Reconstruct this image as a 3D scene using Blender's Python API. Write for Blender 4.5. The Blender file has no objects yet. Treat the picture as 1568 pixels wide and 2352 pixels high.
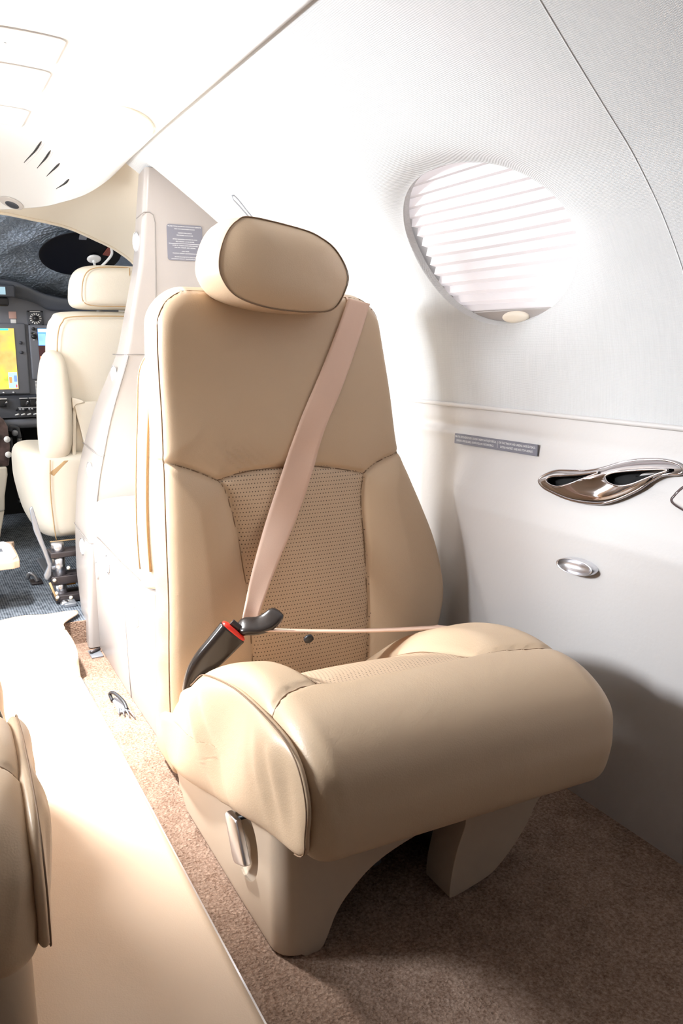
import bpy, bmesh, math, random
import numpy as np
from mathutils import Vector, Matrix
random.seed(4)
SC = bpy.context.scene
COL = SC.collection
ORG = {}

# ---------------------------------------------------------------- materials
def new_mat(name):
    m = bpy.data.materials.new(name); m.use_nodes = True
    nt = m.node_tree; b = nt.nodes['Principled BSDF']
    return m, nt, b

def N(nt, typ, **kw):
    n = nt.nodes.new(typ)
    for k, v in kw.items():
        setattr(n, k, v)
    return n

def mat(name, col, rough=0.5, metal=0.0, bump=None, var=None, spec=0.5, coat=0.0, sheen=0.0):
    """col linear rgb; bump=(scale,strength,dist); var=(scale,amount)"""
    m, nt, b = new_mat(name)
    b.inputs['Base Color'].default_value = (*col, 1)
    b.inputs['Roughness'].default_value = rough
    b.inputs['Metallic'].default_value = metal
    b.inputs['Specular IOR Level'].default_value = spec
    b.inputs['Coat Weight'].default_value = coat
    b.inputs['Sheen Weight'].default_value = sheen
    tc = N(nt, 'ShaderNodeTexCoord')
    if bump:
        n = N(nt, 'ShaderNodeTexNoise'); n.inputs['Scale'].default_value = bump[0]; n.inputs['Detail'].default_value = 4
        nt.links.new(tc.outputs['Object'], n.inputs['Vector'])
        bp = N(nt, 'ShaderNodeBump'); bp.inputs['Strength'].default_value = bump[1]; bp.inputs['Distance'].default_value = bump[2]
        nt.links.new(n.outputs['Fac'], bp.inputs['Height']); nt.links.new(bp.outputs['Normal'], b.inputs['Normal'])
    if var:
        n = N(nt, 'ShaderNodeTexNoise'); n.inputs['Scale'].default_value = var[0]; n.inputs['Detail'].default_value = 5
        nt.links.new(tc.outputs['Object'], n.inputs['Vector'])
        r = N(nt, 'ShaderNodeValToRGB')
        a = var[1]
        r.color_ramp.elements[0].position = 0.3; r.color_ramp.elements[1].position = 0.7
        r.color_ramp.elements[0].color = (*[c * (1 - a) for c in col], 1)
        r.color_ramp.elements[1].color = (*[min(1, c * (1 + a)) for c in col], 1)
        nt.links.new(n.outputs['Fac'], r.inputs['Fac']); nt.links.new(r.outputs['Color'], b.inputs['Base Color'])
    return m

def leather(name, col, rough=0.42, crease=True):
    m, nt, b = new_mat(name)
    b.inputs['Base Color'].default_value = (*col, 1); b.inputs['Roughness'].default_value = rough
    b.inputs['Specular IOR Level'].default_value = 0.45
    tc = N(nt, 'ShaderNodeTexCoord')
    v = N(nt, 'ShaderNodeTexVoronoi'); v.inputs['Scale'].default_value = 520
    n = N(nt, 'ShaderNodeTexNoise'); n.inputs['Scale'].default_value = 9; n.inputs['Detail'].default_value = 3
    n.inputs['Distortion'].default_value = 0.8
    for q in (v, n): nt.links.new(tc.outputs['Object'], q.inputs['Vector'])
    b1 = N(nt, 'ShaderNodeBump'); b1.inputs['Strength'].default_value = 0.18; b1.inputs['Distance'].default_value = 0.0006
    b2 = N(nt, 'ShaderNodeBump'); b2.inputs['Strength'].default_value = 0.25; b2.inputs['Distance'].default_value = 0.006
    nt.links.new(v.outputs['Distance'], b1.inputs['Height']); nt.links.new(n.outputs['Fac'], b2.inputs['Height'])
    nt.links.new(b2.outputs['Normal'], b1.inputs['Normal']); nt.links.new(b1.outputs['Normal'], b.inputs['Normal'])
    return m

def perforated(name, col, ax, px=0.0052, pz=0.0066, r=0.0010):
    """leather with staggered rows of punched holes; ax = the two object axes the rows follow"""
    m = leather(name, col); nt = m.node_tree; b = nt.nodes['Principled BSDF']
    tc = N(nt, 'ShaderNodeTexCoord'); sp = N(nt, 'ShaderNodeSeparateXYZ')
    nt.links.new(tc.outputs['Object'], sp.inputs[0])
    def M(op, a, c=None):
        n = N(nt, 'ShaderNodeMath', operation=op)
        for i, q in enumerate((a, c)):
            if q is None: continue
            if isinstance(q, (int, float)): n.inputs[i].default_value = q
            else: nt.links.new(q, n.inputs[i])
        return n.outputs[0]
    u = M('DIVIDE', sp.outputs[ax[0]], px); v = M('DIVIDE', sp.outputs[ax[1]], pz)
    row = M('FLOOR', v); odd = M('MULTIPLY', M('FLOORED_MODULO', row, 2.0), 0.5)
    du = M('MULTIPLY', M('SUBTRACT', M('FRACT', M('ADD', u, odd)), 0.5), px)
    dv = M('MULTIPLY', M('SUBTRACT', M('FRACT', v), 0.5), pz)
    d = M('SQRT', M('ADD', M('MULTIPLY', du, du), M('MULTIPLY', dv, dv)))
    k = M('LESS_THAN', d, r)
    mx = N(nt, 'ShaderNodeMix', data_type='RGBA')
    nt.links.new(k, mx.inputs['Factor'])
    mx.inputs['A'].default_value = (*col, 1); mx.inputs['B'].default_value = (col[0]*.22, col[1]*.2, col[2]*.2, 1)
    nt.links.new(mx.outputs['Result'], b.inputs['Base Color'])
    return m

def woven(name, col, sy=1400, strength=0.35):
    m, nt, b = new_mat(name)
    b.inputs['Roughness'].default_value = 0.85; b.inputs['Specular IOR Level'].default_value = 0.2
    tc = N(nt, 'ShaderNodeTexCoord')
    outs = []
    for ax in ('Y', 'Z'):
        w = N(nt, 'ShaderNodeTexWave', wave_type='BANDS', bands_direction=ax)
        w.inputs['Scale'].default_value = sy / 6.283; w.inputs['Distortion'].default_value = 2.0; w.inputs['Detail'].default_value = 2
        nt.links.new(tc.outputs['Object'], w.inputs['Vector']); outs.append(w.outputs['Fac'])
    ad = N(nt, 'ShaderNodeMath', operation='ADD'); nt.links.new(outs[0], ad.inputs[0]); nt.links.new(outs[1], ad.inputs[1])
    bp = N(nt, 'ShaderNodeBump'); bp.inputs['Strength'].default_value = strength; bp.inputs['Distance'].default_value = 0.0008
    nt.links.new(ad.outputs[0], bp.inputs['Height']); nt.links.new(bp.outputs['Normal'], b.inputs['Normal'])
    # slubby threads: stretched noise
    mp = N(nt, 'ShaderNodeMapping'); mp.inputs['Scale'].default_value = (60, 500, 18)
    nz = N(nt, 'ShaderNodeTexNoise'); nz.inputs['Scale'].default_value = 1.0; nz.inputs['Detail'].default_value = 3
    nt.links.new(tc.outputs['Object'], mp.inputs['Vector']); nt.links.new(mp.outputs['Vector'], nz.inputs['Vector'])
    r = N(nt, 'ShaderNodeValToRGB'); r.color_ramp.elements[0].position = .3; r.color_ramp.elements[1].position = .7
    r.color_ramp.elements[0].color = (*[c*.965 for c in col], 1); r.color_ramp.elements[1].color = (*[min(1, c*1.025) for c in col], 1)
    nt.links.new(nz.outputs['Fac'], r.inputs['Fac']); nt.links.new(r.outputs['Color'], b.inputs['Base Color'])
    return m

def carpet_mat(name, c1, c2, scale=260):
    m, nt, b = new_mat(name)
    b.inputs['Roughness'].default_value = 0.95; b.inputs['Specular IOR Level'].default_value = 0.1
    tc = N(nt, 'ShaderNodeTexCoord')
    n = N(nt, 'ShaderNodeTexNoise'); n.inputs['Scale'].default_value = scale; n.inputs['Detail'].default_value = 6; n.inputs['Roughness'].default_value = .7
    n2 = N(nt, 'ShaderNodeTexNoise'); n2.inputs['Scale'].default_value = 22; n2.inputs['Detail'].default_value = 3
    v = N(nt, 'ShaderNodeTexVoronoi'); v.inputs['Scale'].default_value = 230
    for q in (n, n2, v): nt.links.new(tc.outputs['Object'], q.inputs['Vector'])
    ad = N(nt, 'ShaderNodeMath', operation='MULTIPLY_ADD'); ad.inputs[1].default_value = .25
    nt.links.new(n2.outputs['Fac'], ad.inputs[0]); nt.links.new(n.outputs['Fac'], ad.inputs[2])
    r = N(nt, 'ShaderNodeValToRGB'); r.color_ramp.elements[0].position = .42; r.color_ramp.elements[1].position = .82
    r.color_ramp.elements[0].color = (*c1, 1); r.color_ramp.elements[1].color = (*c2, 1)
    nt.links.new(ad.outputs[0], r.inputs['Fac']); nt.links.new(r.outputs['Color'], b.inputs['Base Color'])
    b1 = N(nt, 'ShaderNodeBump'); b1.inputs['Strength'].default_value = .9; b1.inputs['Distance'].default_value = .006
    b2 = N(nt, 'ShaderNodeBump'); b2.inputs['Strength'].default_value = .6; b2.inputs['Distance'].default_value = .004
    nt.links.new(n.outputs['Fac'], b1.inputs['Height']); nt.links.new(v.outputs['Distance'], b2.inputs['Height'])
    nt.links.new(b1.outputs['Normal'], b2.inputs['Normal']); nt.links.new(b2.outputs['Normal'], b.inputs['Normal'])
    return m

def emis(name, col, s):
    m, nt, b = new_mat(name)
    b.inputs['Base Color'].default_value = (*col, 1)
    b.inputs['Emission Color'].default_value = (*col, 1); b.inputs['Emission Strength'].default_value = s
    b.inputs['Roughness'].default_value = .3
    return m

TAN = (.575, .425, .285)
M = dict(
    leather=leather('tan leather', TAN),
    perf_back=perforated('perforated tan leather', (.58, .43, .295), (0, 2)),
    perf_seat=perforated('perforated tan leather flat', (.58, .43, .295), (0, 1)),
    piping=mat('leather seam', (.24, .15, .09), .7),
    shell=mat('tan moulded plastic', (.52, .42, .32), .5, bump=(700, .15, .0004)),
    belt=mat('pink beige webbing', (.76, .53, .41), .6, bump=(900, .4, .0005)),
    buckle=mat('dark brown plastic', (.022, .017, .015), .25),
    red=mat('red release button', (.75, .03, .015), .4),
    cream=leather('cream leather', (.68, .635, .55), .4),
    creamedge=mat('tan edge binding', (.42, .28, .14), .6),
    liner=woven('pale woven headliner fabric', (.565, .565, .565)),
    vinyl=mat('grey beige grained vinyl', (.54, .515, .50), .5, bump=(120, .25, .0012)),
    ceiling=mat('off white soft ceiling panel', (.78, .785, .785), .7),
    faint=mat('pale panel gap', (.60, .57, .54), .9),
    groove=mat('shadow gap', (.20, .185, .175), .9),
    carpet=carpet_mat('brown beige cut pile carpet', (.20, .11, .07), (.60, .43, .33)),
    runner=leather('beige leather runner', (.66, .52, .39), .42),
    alu=mat('brushed aluminium', (.75, .76, .80), .28, 1.0),
    steel=mat('grey painted steel', (.33, .35, .39), .35, .6),
    chrome=mat('polished chrome', (.50, .47, .48), .08, 1.0),
    dark=mat('black plastic', (.012, .012, .014), .45),
    darkmetal=mat('dark brown metal', (.05, .042, .045), .4, .3),
    void=mat('dark recess', (.004, .004, .004), .9),
    cabinet=mat('grey beige satin laminate', (.34, .31, .295), .30, bump=(400, .08, .0003)),
    white=mat('white plastic', (.85, .85, .85), .3),
    placard=mat('grey placard', (.165, .165, .20), .45),
    ink=mat('pale lettering', (.80, .80, .80), .5),
    creamplastic=mat('cream cockpit liner', (.80, .72, .60), .6),
    panel=mat('slate grey instrument panel', (.16, .17, .20), .6, bump=(500, .1, .0004)),
    paneld=mat('dark grey panel paint', (.055, .06, .075), .5),
    glare=mat('charcoal glareshield', (.075, .085, .105), .5, bump=(500, .3, .0005)),
    ckcarpet=None,
    salmon=mat('salmon label', (.55, .36, .32), .6),
    paper=mat('white paper', (.75, .76, .80), .6),
    map=None, sky=emis('blue display sky', (.10, .30, .85), 1.0), ground=emis('brown display ground', (.05, .018, .02), .6),
    marble=mat('dark swirled veneer', (.09, .06, .06), .15, var=(25, .8)),
    visor=mat('black smoked visor', (.004, .004, .006), .6, spec=.15),
    redtag=mat('dull red tag', (.22, .05, .035), .6),
    orange=mat('orange tag', (.7, .3, .02), .6),
    green=mat('dark green print', (.03, .09, .07), .6),
    tray=mat('beige tray', (.62, .45, .33), .5),
    lens=emis('lit lamp lens', (1, .96, .9), 2.2),
)

def ck():
    m, nt, b = new_mat('blue grey ribbed cockpit carpet')
    b.inputs['Roughness'].default_value = .9; b.inputs['Specular IOR Level'].default_value = .1
    tc = N(nt, 'ShaderNodeTexCoord')
    w = N(nt, 'ShaderNodeTexWave', wave_type='BANDS', bands_direction='X'); w.inputs['Scale'].default_value = 50; w.inputs['Distortion'].default_value = .6
    n = N(nt, 'ShaderNodeTexNoise'); n.inputs['Scale'].default_value = 60; n.inputs['Detail'].default_value = 6
    for q in (w, n): nt.links.new(tc.outputs['Object'], q.inputs['Vector'])
    ad = N(nt, 'ShaderNodeMath', operation='MULTIPLY_ADD'); ad.inputs[1].default_value = .35
    nt.links.new(w.outputs['Fac'], ad.inputs[0]); nt.links.new(n.outputs['Fac'], ad.inputs[2])
    r = N(nt, 'ShaderNodeValToRGB'); r.color_ramp.elements[0].position = .4; r.color_ramp.elements[1].position = .95
    r.color_ramp.elements[0].color = (.05, .06, .075, 1); r.color_ramp.elements[1].color = (.22, .25, .29, 1)
    nt.links.new(ad.outputs[0], r.inputs['Fac']); nt.links.new(r.outputs['Color'], b.inputs['Base Color'])
    bp = N(nt, 'ShaderNodeBump'); bp.inputs['Strength'].default_value = .6; bp.inputs['Distance'].default_value = .003
    nt.links.new(ad.outputs[0], bp.inputs['Height']); nt.links.new(bp.outputs['Normal'], b.inputs['Normal'])
    return m
M['ckcarpet'] = ck()

def mapmat():
    m, nt, b = new_mat('moving map display')
    tc = N(nt, 'ShaderNodeTexCoord')
    n = N(nt, 'ShaderNodeTexNoise'); n.inputs['Scale'].default_value = 14; n.inputs['Detail'].default_value = 6
    nt.links.new(tc.outputs['Object'], n.inputs['Vector'])
    r = N(nt, 'ShaderNodeValToRGB')
    e = r.color_ramp.elements
    e[0].position = .3; e[0].color = (.35, .62, .05, 1); e[1].position = .75; e[1].color = (.85, .42, .10, 1)
    q = e.new(.45); q.color = (.95, .72, .12, 1); q = e.new(.6); q.color = (.95, .58, .18, 1)
    nt.links.new(n.outputs['Fac'], r.inputs['Fac'])
    b.inputs['Base Color'].default_value = (0, 0, 0, 1)
    nt.links.new(r.outputs['Color'], b.inputs['Emission Color']); b.inputs['Emission Strength'].default_value = 1.0
    return m
M['map'] = mapmat()

def foil():
    m, nt, b = new_mat('crinkled dark reflective film')
    b.inputs['Base Color'].default_value = (.30, .35, .42, 1); b.inputs['Metallic'].default_value = .7; b.inputs['Roughness'].default_value = .38
    tc = N(nt, 'ShaderNodeTexCoord')
    n = N(nt, 'ShaderNodeTexNoise'); n.inputs['Scale'].default_value = 7; n.inputs['Detail'].default_value = 9; n.inputs['Roughness'].default_value = .72; n.inputs['Distortion'].default_value = 1.2
    v = N(nt, 'ShaderNodeTexVoronoi'); v.inputs['Scale'].default_value = 95
    for q in (n, v): nt.links.new(tc.outputs['Object'], q.inputs['Vector'])
    b1 = N(nt, 'ShaderNodeBump'); b1.inputs['Strength'].default_value = .8; b1.inputs['Distance'].default_value = .05
    b2 = N(nt, 'ShaderNodeBump'); b2.inputs['Strength'].default_value = .35; b2.inputs['Distance'].default_value = .008
    nt.links.new(n.outputs['Fac'], b1.inputs['Height']); nt.links.new(v.outputs['Distance'], b2.inputs['Height'])
    nt.links.new(b1.outputs['Normal'], b2.inputs['Normal']); nt.links.new(b2.outputs['Normal'], b.inputs['Normal'])
    return m
M['foil'] = foil()

def shade_mat():
    m = bpy.data.materials.new('translucent pleated cloth'); m.use_nodes = True
    nt = m.node_tree; nt.nodes.clear()
    o = N(nt, 'ShaderNodeOutputMaterial'); d = N(nt, 'ShaderNodeBsdfDiffuse'); t = N(nt, 'ShaderNodeBsdfTranslucent'); x = N(nt, 'ShaderNodeMixShader')
    d.inputs['Color'].default_value = (.82, .79, .79, 1); t.inputs['Color'].default_value = (.82, .76, .77, 1); x.inputs[0].default_value = .5
    nt.links.new(d.outputs[0], x.inputs[1]); nt.links.new(t.outputs[0], x.inputs[2]); nt.links.new(x.outputs[0], o.inputs[0])
    return m
M['shade'] = shade_mat()

def pane_mat():
    m = bpy.data.materials.new('clear acrylic pane'); m.use_nodes = True
    nt = m.node_tree; nt.nodes.clear()
    o = N(nt, 'ShaderNodeOutputMaterial'); t = N(nt, 'ShaderNodeBsdfTransparent'); g = N(nt, 'ShaderNodeBsdfGlossy'); x = N(nt, 'ShaderNodeMixShader')
    g.inputs['Roughness'].default_value = .05; x.inputs[0].default_value = .06
    nt.links.new(t.outputs[0], x.inputs[1]); nt.links.new(g.outputs[0], x.inputs[2]); nt.links.new(x.outputs[0], o.inputs[0])
    return m
M['pane'] = pane_mat()

# ---------------------------------------------------------------- object helpers
def tag(o, label=None, cat=None, group=None, kind=None):
    if label: o['label'] = label
    if cat: o['category'] = cat
    if group: o['group'] = group
    if kind: o['kind'] = kind
    return o

def thing(name, label, cat, loc, group=None, kind=None):
    o = bpy.data.objects.new(name, None); o.empty_display_size = .05; COL.objects.link(o)
    o.location = loc; ORG[o] = Vector(loc)
    return tag(o, label, cat, group, kind)

def obj(name, V, F, m, parent=None, smooth=True, normals=None, label=None):
    V = [Vector(v) for v in V]
    if parent is not None:
        L = ORG[parent]
    else:
        xs = [v.x for v in V]; ys = [v.y for v in V]; zs = [v.z for v in V]
        L = Vector(((min(xs) + max(xs)) / 2, (min(ys) + max(ys)) / 2, min(zs)))
    me = bpy.data.meshes.new(name)
    me.from_pydata([tuple(v - L) for v in V], [], F)
    me.validate()
    me.materials.append(m)
    if normals is None:
        bm = bmesh.new(); bm.from_mesh(me); bmesh.ops.recalc_face_normals(bm, faces=bm.faces); bm.to_mesh(me); bm.free()
    me.polygons.foreach_set('use_smooth', [smooth] * len(me.polygons))
    if normals is not None:
        me.normals_split_custom_set_from_vertices([tuple(n) for n in normals])
    me.update()
    o = bpy.data.objects.new(name, me); COL.objects.link(o)
    if parent is not None: o.parent = parent
    else: o.location = L
    ORG[o] = L
    if label: o['label'] = label
    return o

def bevel(o, w, seg=3, ang=35):
    md = o.modifiers.new('bevel', 'BEVEL'); md.width = w; md.segments = seg; md.limit_method = 'ANGLE'; md.angle_limit = math.radians(ang)
    md.harden_normals = False
    return o

def apply_mods(o):
    dg = bpy.context.evaluated_depsgraph_get(); dg.update()
    me = bpy.data.meshes.new_from_object(o.evaluated_get(dg))
    o.modifiers.clear(); o.data = me
    return o

def gridF(nu, nv, cu=False, cv=False):
    F = []
    for i in range(nu if cu else nu - 1):
        for j in range(nv if cv else nv - 1):
            a = i * nv + j; b = ((i + 1) % nu) * nv + j
            c = ((i + 1) % nu) * nv + (j + 1) % nv; d = i * nv + (j + 1) % nv
            F.append((a, b, c, d))
    return F

def smooth_line(P, n, closed=False, power=1):
    """Catmull-Rom through P, n samples"""
    P = [np.array(p, float) for p in P]; K = len(P); out = []
    segs = K if closed else K - 1
    for k in range(n):
        t = k / (n if closed else n - 1) * segs; i = min(int(t), segs - 1); f = t - i
        if closed: p = [P[(i + d) % K] for d in (-1, 0, 1, 2)]
        else: p = [P[max(0, min(K - 1, i + d))] for d in (-1, 0, 1, 2)]
        out.append(.5 * ((2 * p[1]) + (-p[0] + p[2]) * f + (2 * p[0] - 5 * p[1] + 4 * p[2] - p[3]) * f * f + (-p[0] + 3 * p[1] - 3 * p[2] + p[3]) * f ** 3))
    return np.array(out)

def resample(P, n, closed=False):
    P = np.array(P, float)
    if closed: P = np.vstack([P, P[:1]])
    d = np.r_[0, np.cumsum(np.linalg.norm(np.diff(P, axis=0), axis=1))]
    s = np.linspace(0, d[-1], n + 1 if closed else n)
    out = np.array([np.interp(s, d, P[:, k]) for k in range(P.shape[1])]).T
    return out[:-1] if closed else out

def tube_geo(P, r, n=10, cap=True):
    P = [Vector(p) for p in P]; V = []; K = len(P)
    up = None
    for i, p in enumerate(P):
        t = (P[min(i + 1, K - 1)] - P[max(i - 1, 0)]).normalized()
        if up is None:
            up = t.orthogonal().normalized()
        up = (up - t * up.dot(t)).normalized(); s = t.cross(up)
        rr = r[i] if isinstance(r, (list, tuple, np.ndarray)) else r
        for k in range(n):
            a = 2 * math.pi * k / n
            V.append(p + (up * math.cos(a) + s * math.sin(a)) * rr)
    F = []
    for i in range(K - 1):
        for k in range(n):
            F.append((i * n + k, i * n + (k + 1) % n, (i + 1) * n + (k + 1) % n, (i + 1) * n + k))
    if cap:
        F.append(tuple(range(n))[::-1]); F.append(tuple(range((K - 1) * n, K * n)))
    return V, F

def tube(name, P, r, m, parent=None, n=10, **kw):
    return obj(name, *tube_geo(P, r, n), m, parent, **kw)

def join_geo(*gs):
    V = []; F = []
    for v, f in gs:
        b = len(V); V += list(v); F += [tuple(i + b for i in q) for q in f]
    return V, F

def box_geo(lo, hi):
    (x0, y0, z0), (x1, y1, z1) = lo, hi
    V = [(x0, y0, z0), (x1, y0, z0), (x1, y1, z0), (x0, y1, z0), (x0, y0, z1), (x1, y0, z1), (x1, y1, z1), (x0, y1, z1)]
    F = [(0, 3, 2, 1), (4, 5, 6, 7), (0, 1, 5, 4), (1, 2, 6, 5), (2, 3, 7, 6), (3, 0, 4, 7)]
    return V, F

def box(name, lo, hi, m, parent=None, bev=.003, **kw):
    o = obj(name, *box_geo(lo, hi), m, parent, smooth=bev > 0, **kw)
    if bev: bevel(o, bev)
    return o

def prism_geo(poly, to3, a, b):
    n = len(poly)
    V = [to3(p[0], p[1], a) for p in poly] + [to3(p[0], p[1], b) for p in poly]
    F = [tuple(range(n))[::-1], tuple(range(n, 2 * n))] + [(i, (i + 1) % n, n + (i + 1) % n, n + i) for i in range(n)]
    return V, F

XZ = lambda a, b, h: (a, h, b)
YZ = lambda a, b, h: (h, a, b)
XY = lambda a, b, h: (a, b, h)

def prism(name, poly, to3, a, b, m, parent=None, bev=.003, seg=3, **kw):
    o = obj(name, *prism_geo(poly, to3, a, b), m, parent, smooth=bev > 0, **kw)
    if bev: bevel(o, bev, seg)
    return o

def ellipse(cx, cy, rx, ry, n=48, rot=0):
    c, s = math.cos(rot), math.sin(rot)
    return [(cx + rx * math.cos(t) * c - ry * math.sin(t) * s, cy + rx * math.cos(t) * s + ry * math.sin(t) * c) for t in [2 * math.pi * k / n for k in range(n)]]

def pad_geo(outline, to3, T, p=4.0, q=2.0, Tb=None, rings=20, c=None):
    """pillow: front height T*(1-r^p)^(1/q), back height -Tb likewise"""
    O = np.array(outline); n = len(O); c = O.mean(0) if c is None else np.array(c)
    Tb = T if Tb is None else Tb
    V = []; F = []
    def add(sgn, TT):
        base = len(V); V.append(to3(c[0], c[1], sgn * TT))
        rs = [1 - (1 - k / rings) ** 1.8 for k in range(1, rings + 1)]
        for r in rs:
            h = TT * max(0, 1 - r ** p) ** (1 / q)
            for o in O:
                w = c + (o - c) * r; V.append(to3(w[0], w[1], sgn * h))
        for k in range(n):
            F.append((base, base + 1 + k, base + 1 + (k + 1) % n))
        for i in range(rings - 1):
            for k in range(n):
                a = base + 1 + i * n
                F.append((a + k, a + n + k, a + n + (k + 1) % n, a + (k + 1) % n))
        return base + 1 + (rings - 1) * n
    e1 = add(1, T); e2 = add(-1, Tb)
    for k in range(n): F.append((e1 + k, e2 + k, e2 + (k + 1) % n, e1 + (k + 1) % n))
    bm = bmesh.new()
    for v in V: bm.verts.new(v)
    bm.verts.ensure_lookup_table()
    for f in F:
        try: bm.faces.new([bm.verts[i] for i in f])
        except ValueError: pass
    bmesh.ops.remove_doubles(bm, verts=bm.verts, dist=1e-6)
    bm.verts.index_update()
    V = [tuple(v.co) for v in bm.verts]; F = [tuple(v.index for v in f.verts) for f in bm.faces]; bm.free()
    return V, F

def pad(name, outline, to3, T, m, parent=None, label=None, **kw):
    return obj(name, *pad_geo(outline, to3, T, **kw), m, parent, label=label)

def boolean(o, cutV, cutF, op='DIFFERENCE'):
    me = bpy.data.meshes.new('cut'); L = ORG[o]
    me.from_pydata([tuple(Vector(v) - L) for v in cutV], [], cutF)
    bm = bmesh.new(); bm.from_mesh(me); bmesh.ops.recalc_face_normals(bm, faces=bm.faces); bm.to_mesh(me); bm.free()
    c = bpy.data.objects.new('cut', me); COL.objects.link(c)
    if o.parent: c.location = o.parent.location
    else: c.location = o.location
    md = o.modifiers.new('b', 'BOOLEAN'); md.object = c; md.operation = op; md.solver = 'EXACT'
    apply_mods(o); bpy.data.objects.remove(c)
    return o

def polydist(px, pz, L):
    """distance from arrays px,pz to a polyline L"""
    best = np.full(px.shape, 1e9)
    for (ax, az), (bx, bz) in zip(L[:-1], L[1:]):
        dx, dz = bx - ax, bz - az; l2 = dx * dx + dz * dz + 1e-12
        t = np.clip(((px - ax) * dx + (pz - az) * dz) / l2, 0, 1)
        best = np.minimum(best, np.hypot(px - ax - t * dx, pz - az - t * dz))
    return best

def vnormals(V, F):
    V = np.array(V); Nn = np.zeros_like(V)
    Fa = np.array([f for f in F if len(f) == 4]); 
    n = np.cross(V[Fa[:, 2]] - V[Fa[:, 0]], V[Fa[:, 3]] - V[Fa[:, 1]])
    for k in range(4): np.add.at(Nn, Fa[:, k], n)
    l = np.linalg.norm(Nn, axis=1); z_ = l == 0; Nn[z_] = (V - V.mean(0))[z_]; l = np.linalg.norm(Nn, axis=1) + 1e-12
    return Nn / l[:, None]

def split_parts(V, F, key, spec, parent, center):
    """one smooth surface cut into several part meshes that keep its normals; spec: {key:(name,material,label)}"""
    V = np.array(V); Nn = vnormals(V, F)
    fc = np.array([V[list(f)].mean(0) for f in F])
    # orient outward
    out = {}
    flip = np.sum(Nn * (V - np.array(center))) < 0
    if flip: Nn = -Nn
    for i, f in enumerate(F): out.setdefault(key[i], []).append(f[::-1] if flip else f)
    made = {}
    for k, fs in out.items():
        ids = sorted({i for f in fs for i in f}); mp = {a: b for b, a in enumerate(ids)}
        nm, mt, lb = spec[k]
        made[k] = obj(nm, [V[i] for i in ids], [tuple(mp[i] for i in f) for f in fs], mt, parent, normals=[Nn[i] for i in ids], label=lb)
    return made

def sstep(t):
    t = np.clip(t, 0, 1); return t * t * (3 - 2 * t)

def text_geo(body, size=1.0, align='CENTER'):
    cu = bpy.data.curves.new('t', 'FONT'); cu.body = body; cu.size = size; cu.align_x = align; cu.align_y = 'CENTER'; cu.resolution_u = 2
    o = bpy.data.objects.new('t', cu); COL.objects.link(o)
    dg = bpy.context.evaluated_depsgraph_get(); dg.update()
    me = bpy.data.meshes.new_from_object(o.evaluated_get(dg))
    V = [tuple(v.co) for v in me.vertices]; F = [tuple(p.vertices) for p in me.polygons]
    bpy.data.objects.remove(o); bpy.data.curves.remove(cu); bpy.data.meshes.remove(me)
    return V, F

def text_fit(body, w, h, cx, cy):
    """lettering scaled to a box w x h centred at (cx, cy), flat in 2-D"""
    V, F = text_geo(body)
    xs = [v[0] for v in V]; ys = [v[1] for v in V]
    sx = w / (max(xs) - min(xs)); sy = h / .72
    mx = (max(xs) + min(xs)) / 2
    return [((v[0] - mx) * sx + cx, v[1] * sy + cy, 0) for v in V], F
# ---------------------------------------------------------------- camera
PITCH, YAW = math.radians(11.707), math.radians(28.163)
cd = bpy.data.cameras.new('camera'); cam = bpy.data.objects.new('camera', cd); COL.objects.link(cam)
cam.location = (0, 0, .72); cam.rotation_euler = (math.pi / 2 - PITCH, 0, -YAW)
cd.sensor_width = 36; cd.lens = 28.0; cd.clip_start = .02; cd.clip_end = 60
SC.camera = cam
CX = .1875                                  # the aisle's centre line
mir = lambda x: 2 * CX - x

# ---------------------------------------------------------------- cabin shell
PR = np.array([(.905, .615), (.900, .68), (.885, .75), (.858, .82), (.818, .885), (.765, .945), (.69, 1.005), (.63, 1.05), (.56, 1.10), (.485, 1.15)])
def dense(P, n=400):
    d = np.r_[0, np.cumsum(np.hypot(*np.diff(P, axis=0).T))]; s = np.linspace(0, d[-1], n)
    x = np.interp(s, d, P[:, 0]); z = np.interp(s, d, P[:, 1])
    for _ in range(300):
        x[1:-1] = (x[:-2] + 2 * x[1:-1] + x[2:]) / 4; z[1:-1] = (z[:-2] + 2 * z[1:-1] + z[2:]) / 4
    return x, z
PX, PZ = dense(PR)
PS = np.r_[0, np.cumsum(np.hypot(np.diff(PX), np.diff(PZ)))]; PT = PS[-1]
PNX = np.gradient(PZ, PS); PNZ = -np.gradient(PX, PS)
def liner_pt(y, s, off=0.0, side=1):
    x = np.interp(s, PS, PX) + np.interp(s, PS, PNX) * off; z = np.interp(s, PS, PZ) + np.interp(s, PS, PNZ) * off
    return (x if side > 0 else mir(x), y, z)

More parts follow.
